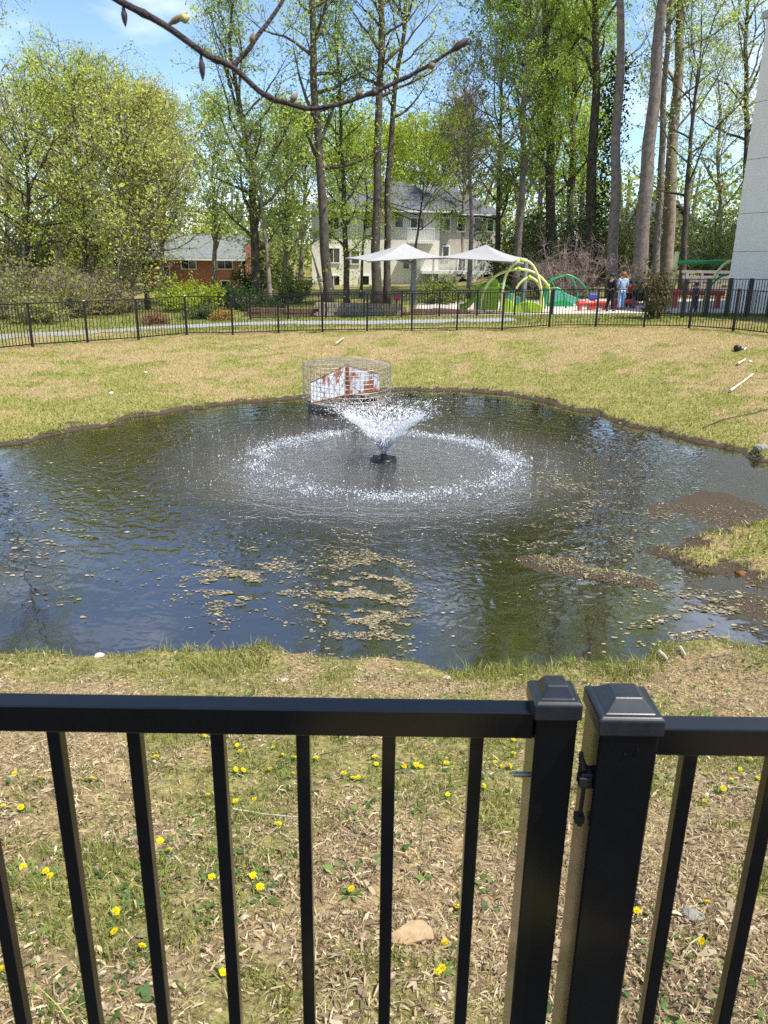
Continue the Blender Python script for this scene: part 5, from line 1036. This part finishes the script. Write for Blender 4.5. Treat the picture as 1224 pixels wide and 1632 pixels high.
p = hit(1182, 917); g_ = Geo().leaves(np.array([[0, 0, .012], [.05, .01, .018], [-.04, .02, .015]]), .10, np.random.default_rng(2), np.array([(.40, .20, .10)]*3), ratio=.8, flat=.8); tag(g_.build('fallen_leaf', M['straw'], loc=(p[0], p[1], Hs(p[0], p[1])+.01)), 'orange-brown dead leaf on the mud spit', 'leaf')
p = hit(1176, 560); t = empty('ground_spotlight', (p[0], p[1], Hs(p[0], p[1])), 'black spotlight with a pale stake lying on the right bank', 'lamp'); t.scale = (.68, .68, .68)
Geo().tube([(-.13, -.05, .13), (0, 0, .12), (.10, .02, .11)], [.13, .12, .08], 12).build('housing', M['black'], t, smooth=True); Geo().tube([(.09, .02, .11), (.26, .05, .10)], [.05, .05], 8).build('bracket', M['pole'], t); Geo().bar((.24, .0, .05), (.50, .35, .10), .05, .03).build('stake', M['trim'], t)

# ------------------------------------------------------------------ dandelions
rng = np.random.default_rng(14); DY = [(.80, .60, .01), (.74, .50, .005), (.85, .68, .02)]
def dandelion_mesh(seed):
    rg = np.random.default_rng(seed); g_ = Geo()
    for ringi, (n_, L_, tilt) in enumerate([(18, .0175, .12), (15, .0145, .38), (11, .0105, .75), (7, .006, 1.1)]):
        for k in range(n_):
            a_ = 2*math.pi*(k+rg.random()*.5)/n_; L2 = L_*(.85+.3*rg.random()); c, s_ = math.cos(a_), math.sin(a_); w_ = .0022; zt = L2*math.sin(tilt)+.001; rr = L2*math.cos(tilt)
            g_.add([(-s_*w_*.5, c*w_*.5, .0), (s_*w_*.5, -c*w_*.5, .0), (rr*c+s_*w_, rr*s_-c*w_, zt), (rr*c-s_*w_, rr*s_+c*w_, zt)], [np.array([(0, 1, 2, 3)])], col=DY[rg.integers(0, 3)])
    return g_.mesh('flower_head', M['petal'])
heads = [dandelion_mesh(k) for k in range(4)]
stem = Geo().tube([(0, 0, -.01), (.002, .001, .02), (0, 0, .0405)], [.0022, .0018, .0024], 6).mesh('stem', mat('dandelion_stem', (.16, .22, .06), .6))
rg = np.random.default_rng(4); g_ = Geo()
for k in range(8):
    a_ = k*.785+rg.normal()*.2; L_ = .05+.035*rg.random(); c, q_ = math.cos(a_), math.sin(a_); w_ = .007
    g_.add([(c*.004-q_*.002, q_*.004+c*.002, .002), (c*.004+q_*.002, q_*.004-c*.002, .002), (c*L_*.6+q_*w_, q_*L_*.6-c*w_, .013), (c*L_*.6-q_*w_, q_*L_*.6+c*w_, .013), (c*L_, q_*L_, .006)], [np.array([(0, 1, 2, 3)]), np.array([(3, 2, 4)])], col=[(.10, .17, .04), (.13, .20, .05), (.16, .22, .06)][k % 3])
rosette = g_.mesh('leaf_rosette', M['grass'])
DAND = [(84, 1398), (76, 1394), (35, 1293), (8, 1288), (148, 1248), (130, 1245), (250, 1213), (270, 1362), (258, 1344), (231, 1517), (335, 1402), (342, 1399), (356, 1552), (405, 1400), (418, 1420), (333, 1270), (378, 1281), (383, 1203), (380, 1190), (406, 1277), (432, 1232), (445, 1318), (467, 1238), (437, 1193), (450, 1206), (468, 1211), (375, 1232), (388, 1232), (503, 1212), (545, 1175), (566, 1174), (597, 1210), (600, 1221), (572, 1243), (563, 1243), (550, 1239), (561, 1426), (640, 1224), (643, 1226), (672, 1224), (680, 1179), (711, 1220), (713, 1269), (666, 1172), (645, 1174), (720, 1174), (797, 1184), (815, 1182), (816, 1196), (816, 1206), (788, 1218), (801, 1223), (812, 1226), (771, 1259), (729, 1452), (705, 1549), (699, 1553), (711, 1508), (1012, 1458), (1124, 1443), (1113, 1508), (1162, 1245), (1205, 1245), (1178, 1230), (1147, 1261), (1121, 1283), (18, 1156), (48, 1158), (110, 1162), (122, 1166), (197, 1158), (327, 1178), (328, 1205), (410, 1168), (65, 1245), (28, 1235), (40, 1385), (188, 1455), (186, 1490), (660, 1225), (1192, 1216), (4, 1555)]
BIG = {(705, 1549): 'largest dandelion, in the grass left of the gate post foot', (231, 1517): 'dandelion half hidden by the third gate picket from the left, low in view', (270, 1362): 'single dandelion midway between the third and fourth gate pickets', (711, 1508): 'small dandelion just above the largest one', (1012, 1458): 'dandelion right beside the thick post', (1124, 1443): 'dandelion above the grey stone right of the thick post', (1113, 1508): 'dandelion below the grey stone right of the thick post', (561, 1426): 'lone dandelion left of the centre picket', (356, 1552): 'dandelion partly behind the fourth gate picket near the bottom', (84, 1398): 'paired dandelion at the left foreground', (445, 1318): 'dandelion just left of the fifth gate picket'}
GAPN = ['left of the first full gate picket', 'between the first and second full gate pickets', 'between the second and third full gate pickets', 'between the third and fourth full gate pickets', 'between the fourth and fifth full gate pickets', 'between the fifth and sixth full gate pickets', 'between the last gate picket and the gate end post', 'between the thick post and the first picket right of it', 'right of the first picket beyond the thick post']
ORD = ['first', 'second', 'third', 'fourth', 'fifth', 'sixth', 'seventh', 'eighth', 'ninth', 'tenth', 'eleventh', 'twelfth', 'thirteenth', 'fourteenth', 'fifteenth', 'sixteenth', 'seventeenth', 'eighteenth']
def gap_of(px, py): return sum(px > x0+(560-x0)/3390*(py-1160) for x0 in (87, 215, 348, 484, 620, 758, 940, 1104))
DLAB = {}
for gi in range(9):
    for r_, q in enumerate(sorted([d for d in DAND if gap_of(*d) == gi], key=lambda d: d[1])): DLAB[q] = f'{ORD[r_]} dandelion from the top {GAPN[gi]}'
for k, (px, py) in enumerate(DAND):
    p = hit(px, py); z = Hs(p[0], p[1]); near = BIG.get((px, py))
    t = empty('dandelion', (p[0], p[1]-.012, z), near or DLAB[(px, py)], 'dandelion', 'dandelions on the near slope', rz=rng.random()*6); sz = .62+.25*rng.random()
    t.scale = (sz, sz, sz*(.6+.5*rng.random())); t.rotation_euler = (rng.normal()*.15, rng.normal()*.15, rng.random()*6)
    link('stem', stem, t); link('leaf_rosette', rosette, t, (0, 0, .006)); link('flower_head', heads[k % 4], t, (0, 0, .040), (rng.normal()*.3+.1, rng.normal()*.3, 0))

# ------------------------------------------------------------------ grass, straw
rng = np.random.default_rng(21)
def blades(name, x, y, hgt, wd, cols, lean, m_, label, cat, lift=0.0, one=False):
    n_ = len(x); z = H(x, y)+lift; a = rng.random(n_)*2*math.pi; hh = hgt*np.exp(rng.normal(0, .35, n_)); ww = wd*np.exp(rng.normal(0, .25, n_)); la = rng.random(n_)*2*math.pi; ln = lean*np.abs(rng.normal(size=n_))
    ux, uy = np.cos(a)*ww*.5, np.sin(a)*ww*.5; dx, dy = np.cos(la)*ln*hh, np.sin(la)*ln*hh
    z0 = np.zeros(n_)
    V = np.stack([np.stack([x-ux, y-uy, z-.004], 1), np.stack([x+ux, y+uy, z-.004], 1), np.stack([x+ux*.75+dx*.35, y+uy*.75+dy*.35, z+hh*.6], 1), np.stack([x-ux*.75+dx*.35, y-uy*.75+dy*.35, z+hh*.6], 1), np.stack([x+dx, y+dy, z+hh], 1)], 1).reshape(-1, 3)
    if one:
        V = V.reshape(-1, 5, 3)[:, (0, 1, 4)].reshape(-1, 3); G_ = Geo(); G_.add(V, [np.arange(3*n_).reshape(-1, 3)]); G_.C.append(np.repeat(cols, 3, 0)); return tag(G_.build(name, m_), label, cat, kind='stuff')
    k = np.arange(n_)[:, None]*5; G_ = Geo(); G_.add(V, [k+np.array([0, 1, 2, 3]), k+np.array([3, 2, 4])]); G_.C.append(np.repeat(cols, 5, 0))
    return tag(G_.build(name, m_), label, cat, kind='stuff')
GR = [(.17, .21, .04), (.23, .27, .055), (.28, .30, .08), (.13, .17, .035), (.34, .33, .12)]
STR = [(.43, .34, .20), (.35, .27, .16), (.52, .43, .28), (.26, .19, .115), (.40, .31, .17), (.17, .12, .075)]
def scatter(n_, x0, x1, y0, y1, pw=1.0):
    y = y0+(y1-y0)*rng.random(n_)**pw; w_ = .53*y+.5; x = rng.uniform(-1, 1, n_)*w_; return x, y
# near straw litter: curled flat strips
def straw(name, n_, y0, y1, L_, wd, label, cols=STR, pw=1.25, coil=.35, thr=.9):
    x, y = scatter(n_, -3, 3, y0, y1, pw); k = (pond_sd(x, y) > .10) & (rng.random(n_) > green_map(x, y)*thr) & (rng.random(n_) < np.clip((fbm(x*2.3, y*2.3, 111, 4)-.30)*3.6, .45, 1)); x, y = x[k], y[k]; n_ = len(x); z = H(x, y)
    a = rng.random(n_)*2*math.pi; ll = L_*np.exp(rng.normal(0, .5, n_)); ww = wd*np.exp(rng.normal(0, .45, n_)); t1 = rng.normal(0, coil, n_); lift = .002+.012*rng.random(n_)**2
    c, s_ = np.cos(a), np.sin(a); roll = rng.normal(0, .8, n_); bx, by, bz = -s_*np.cos(roll), c*np.cos(roll), np.sin(roll)
    def row(f, zoff, sc_): return [np.stack([x+c*ll*f+q*bx*ww*.5*sc_, y+s_*ll*f+q*by*ww*.5*sc_, z+lift+zoff+q*bz*ww*.5*sc_+t1*ll*f], 1) for q in (-1, 1)]
    cur = ll*.18*np.abs(rng.normal(size=n_)); r0 = row(-.5, 0, .5); r1 = row(0.0, cur, 1); r2 = row(.5, 0, .35)
    V = np.stack([r0[0], r0[1], r1[0], r1[1], r2[0], r2[1]], 1).reshape(-1, 3); k = np.arange(n_)[:, None]*6
    G_ = Geo(); G_.add(V, [k+np.array([0, 1, 3, 2]), k+np.array([2, 3, 5, 4])]); G_.C.append(np.repeat(pick(cols, n_, rng, .3), 6, 0)); return tag(G_.build(name, M['straw']), label, 'straw', kind='stuff')
straw('straw_litter', 105000, 1.25, 6.0, .024, .0040, 'dry straw and clippings strewn over the near slope')
n_ = 90000; x, y = scatter(n_, -3, 3, 1.25, 5.9, 1.3); k = pond_sd(x, y) > .08; x, y = x[k], y[k]; n_ = len(x); z = H(x, y); a = rng.random(n_)*2*math.pi; L_ = .011*np.exp(rng.normal(0, .5, n_)); b_ = a+2.2+rng.random(n_)*.9
V = np.stack([np.stack([x, y, z+.002], 1), np.stack([x+np.cos(a)*L_, y+np.sin(a)*L_, z+.001+.008*rng.random(n_)], 1), np.stack([x+np.cos(b_)*L_*.35, y+np.sin(b_)*L_*.35, z+.002+.005*rng.random(n_)], 1)], 1).reshape(-1, 3)
G_ = Geo(); G_.add(V, [np.arange(3*n_).reshape(-1, 3)]); G_.C.append(np.repeat(pick(STR+[(.13, .09, .055)], n_, rng, .35), 3, 0)); tag(G_.build('chaff', M['straw']), 'fine broken chaff covering the soil of the near slope', 'straw', kind='stuff')
straw('leaf_litter', 9000, 1.25, 6.0, .024, .011, 'scraps of dry brown leaf and bark on the near slope', cols=[(.30, .22, .14), (.22, .16, .11), (.40, .32, .22), (.36, .28, .19)], coil=.25, thr=.7)
x, y = scatter(130000, -3, 3, 1.25, 6.3, 1.2); gg = green_map(x, y); cl = fbm(x*8, y*8, 91, 3); k = (pond_sd(x, y) > .03) & (rng.random(len(x)) < np.clip(gg*1.6-.22, 0.05, 1)*np.clip((cl-.36)*4.5, 0.03, 1)); x, y = x[k], y[k]
blades('near_grass', x, y, .030, .0042, pick(GR, len(x), rng), .8, M['grass'], 'patchy short green grass on the near slope', 'grass')
# taller tufts on the near lip
n_ = 60000; x = rng.uniform(-5, 5, n_); y = rng.uniform(5.0, 7.2, n_); s_ = pond_sd(x, y); cl = fbm(x*2.6, y*2.0, 93, 3); k = (s_ > .0) & (s_ < .75) & (cl > .47) & (rng.random(n_) < np.clip((cl-.46)*3.5, 0, 1)); x, y = x[k], y[k]; cl = cl[k]
blades('bank_tufts', x, y, .022+.16*np.clip(cl-.47, 0, .3), .006, pick(GR+[(.24, .30, .05), (.45, .38, .2), (.40, .33, .17)], len(x), rng), .7, M['grass'], 'tufts of fresh taller grass along the near water edge', 'grass')
# broad weed leaves
x, y = scatter(5200, -3, 3, 1.3, 5.6, 1.2); cl = fbm(x*2.2, y*2.2, 95, 3); k = cl > .56; x, y = x[k], y[k]; n_ = len(x)
G_ = Geo(); G_.leaves(np.stack([x, y, H(x, y)+.016], 1), .03*np.exp(rng.normal(0, .3, n_)), rng, pick([(.10, .17, .04), (.14, .21, .05), (.08, .14, .05)], n_, rng), ratio=.5, flat=.55); tag(G_.build('weeds', M['grass']), 'low broad-leaved weeds in the near turf', 'weeds', kind='stuff')
# far bank and sides
n_ = 290000; y = rng.uniform(6.5, 31.5, n_); x = rng.uniform(-1, 1, n_)*(.52*y+1.2); s_ = pond_sd(x, y); hh_ = H(x, y); k = (hh_ > W+.025+.04*rng.random(n_)**.6); x, y = x[k], y[k]; gg = green_map(x, y); n_ = len(x)
c1 = pick([(.23, .28, .045), (.29, .32, .06), (.35, .36, .08), (.17, .22, .035), (.38, .37, .11)], n_, rng); c2 = pick([(.50, .43, .17), (.44, .38, .14), (.56, .49, .21), (.36, .29, .12), (.46, .43, .14)], n_, rng); u_ = rng.random(n_) < np.clip(gg*1.2-.1, .06, .92); cols = np.where(u_[:, None], c1, c2)
blades('bank_grass', x, y, .035+.012*u_, .017, cols, .9, M['grass'], 'thin dry and green grass covering the far banks', 'grass', one=True)
n_ = 90000; y = rng.uniform(9, 21.5, n_); x = rng.uniform(-9, 8.5, n_); s_ = pond_sd(x, y); k = (s_ > .015) & (s_ < .16) & (fbm(x*2.4, y*2.4, 131, 3) > .43); x, y = x[k], y[k]
blades('bank_fringe', x, y, .085, .016, pick(GR+[(.45, .37, .19), (.36, .28, .14), (.20, .15, .08)], len(x), rng), 1.1, M['grass'], 'ragged grass hanging over the far water edge', 'grass', one=True)
# rough fringe under the far fence and lawn behind
n_ = 120000; y = rng.uniform(24, 50, n_); x = rng.uniform(-1, 1, n_)*(.52*y+1.2)
ok = (y > 31.0+.12*np.minimum(x, 0)) ; d_ = np.min(np.hypot(x[:, None]-PATH[None, :, 0], 0*x[:, None]), 1)
py_ = np.interp(x, PATH[:, 0], PATH[:, 1]); ok &= ~((np.abs(y-py_) < 1.0) & (x < PATH[-1, 0])); ok &= ~((y > 35.8) & (y < 46.5) & (x > 1.0)); x, y = x[ok], y[ok]
blades('lawn_grass', x, y, .055, .028, pick([(.10, .17, .025), (.14, .22, .03), (.18, .25, .04)], len(x), rng), .6, M['grass'], 'mown green lawn behind the far fence', 'grass', one=True)

# ------------------------------------------------------------------ overhanging branch close to the camera
BYd = 1.15
def bp3(px, py, dy=0): return aty(px, py, BYd+dy)
main = [bp3(-420, -260, .1), bp3(-200, -160, .1), bp3(40, -70, .05), bp3(150, -22), bp3(197, 5), bp3(262, 40), bp3(330, 88), bp3(372, 108), bp3(420, 150), bp3(470, 168), bp3(497, 173), bp3(540, 166), bp3(600, 145), bp3(650, 122), bp3(690, 100), bp3(718, 82), bp3(749, 68)]
o = np.array([-2.75, .55, 0.0]); main = [o+(.03, 0, 2.75), o+(.5, .25, 3.0)]+main
br_ = empty('young_tree', tuple(o), 'young tree whose dark budding branch hangs across the top of the view', 'tree')
yw, _ = gen_tree(seed=99, trunk=[(0, 0, 0), (.03, 0, 2.7), (.0, .05, 4.2)], r0=.075, hmax=5.2, cs=.6, nl=9, Lm=.9, elev=(35, 65), nsub=4, ntw=2, lpt=0, twr=.003); yw.build('trunk', M['bark_grey'], br_, smooth=True)
def smooth_path(P, k=6):
    P = np.array(P); Q = []
    for v in np.linspace(0, len(P)-1, k*(len(P)-1)+1):
        a_ = min(int(v), len(P)-2); f_ = v-a_; p0, p1, p2, p3 = P[max(a_-1, 0)], P[a_], P[a_+1], P[min(a_+2, len(P)-1)]; Q.append(.5*((2*p1)+(-p0+p2)*f_+(2*p0-5*p1+4*p2-p3)*f_**2+(-p0+3*p1-3*p2+p3)*f_**3))
    return np.array(Q)
Q = smooth_path(main)-o; rr = np.interp(np.linspace(0, 1, len(Q)), [0, .12, .30, .55, .78, 1], [.02, .009, .0046, .0034, .0026, .0019]); 
for f_ in (.37, .47, .57, .64, .77, .83, .89, .945): k = int(f_*(len(Q)-1)); rr[k] *= 1.25
Geo().tube(Q, rr, 10).build('stem', M['twig_near'], br_, smooth=True)
Q2 = smooth_path([bp3(369, 107), bp3(395, 80, .01), bp3(412, 55, .02), bp3(430, 32, .03), bp3(452, -2, .04), bp3(480, -60, .06)])-o; Geo().tube(Q2, np.linspace(.0036, .0022, len(Q2)), 9).build('side_twig', M['twig_near'], br_, smooth=True)
def bud(px, py, ang, L_, w_, m_='bud', col=None):
    p0 = bp3(px, py)-o; d = np.array([math.cos(ang), 0, math.sin(ang)]); t_ = np.linspace(0, 1, 9); pr = np.array([.35, .45, .6, .95, 1.0, .9, .7, .4, .05])*w_; Geo().tube(p0+d*t_[:, None]*L_, pr, 8).build('bud', M[m_], br_, smooth=True)
M['bud_green'] = mat('opening_bud', (.38, .34, .11), .6, .3, var=.15, vscale=90); M['bud_dark'] = mat('dark_bud', (.06, .03, .028), .6, .3)
bud(264, 42, math.radians(28), .034, .0042, 'bud'); bud(285, 32, math.radians(15), .015, .0062, 'bud_green'); bud(196, 7, math.radians(-88), .026, .004, 'bud_dark'); bud(320, 86, math.radians(-88), .032, .0042, 'bud_dark'); bud(400, 72, math.radians(75), .016, .0040, 'bud'); bud(461, 165, math.radians(48), .018, .0042, 'bud'); bud(566, 157, math.radians(50), .016, .0045, 'bud'); bud(605, 145, math.radians(195), .016, .0052, 'bud_dark'); bud(680, 108, math.radians(20), .014, .0045, 'bud'); bud(714, 85, math.radians(33), .034, .0052, 'bud_dark'); bud(432, 155, math.radians(-40), .012, .0035, 'bud_dark'); bud(497, 174, math.radians(-80), .010, .0035, 'bud_dark')
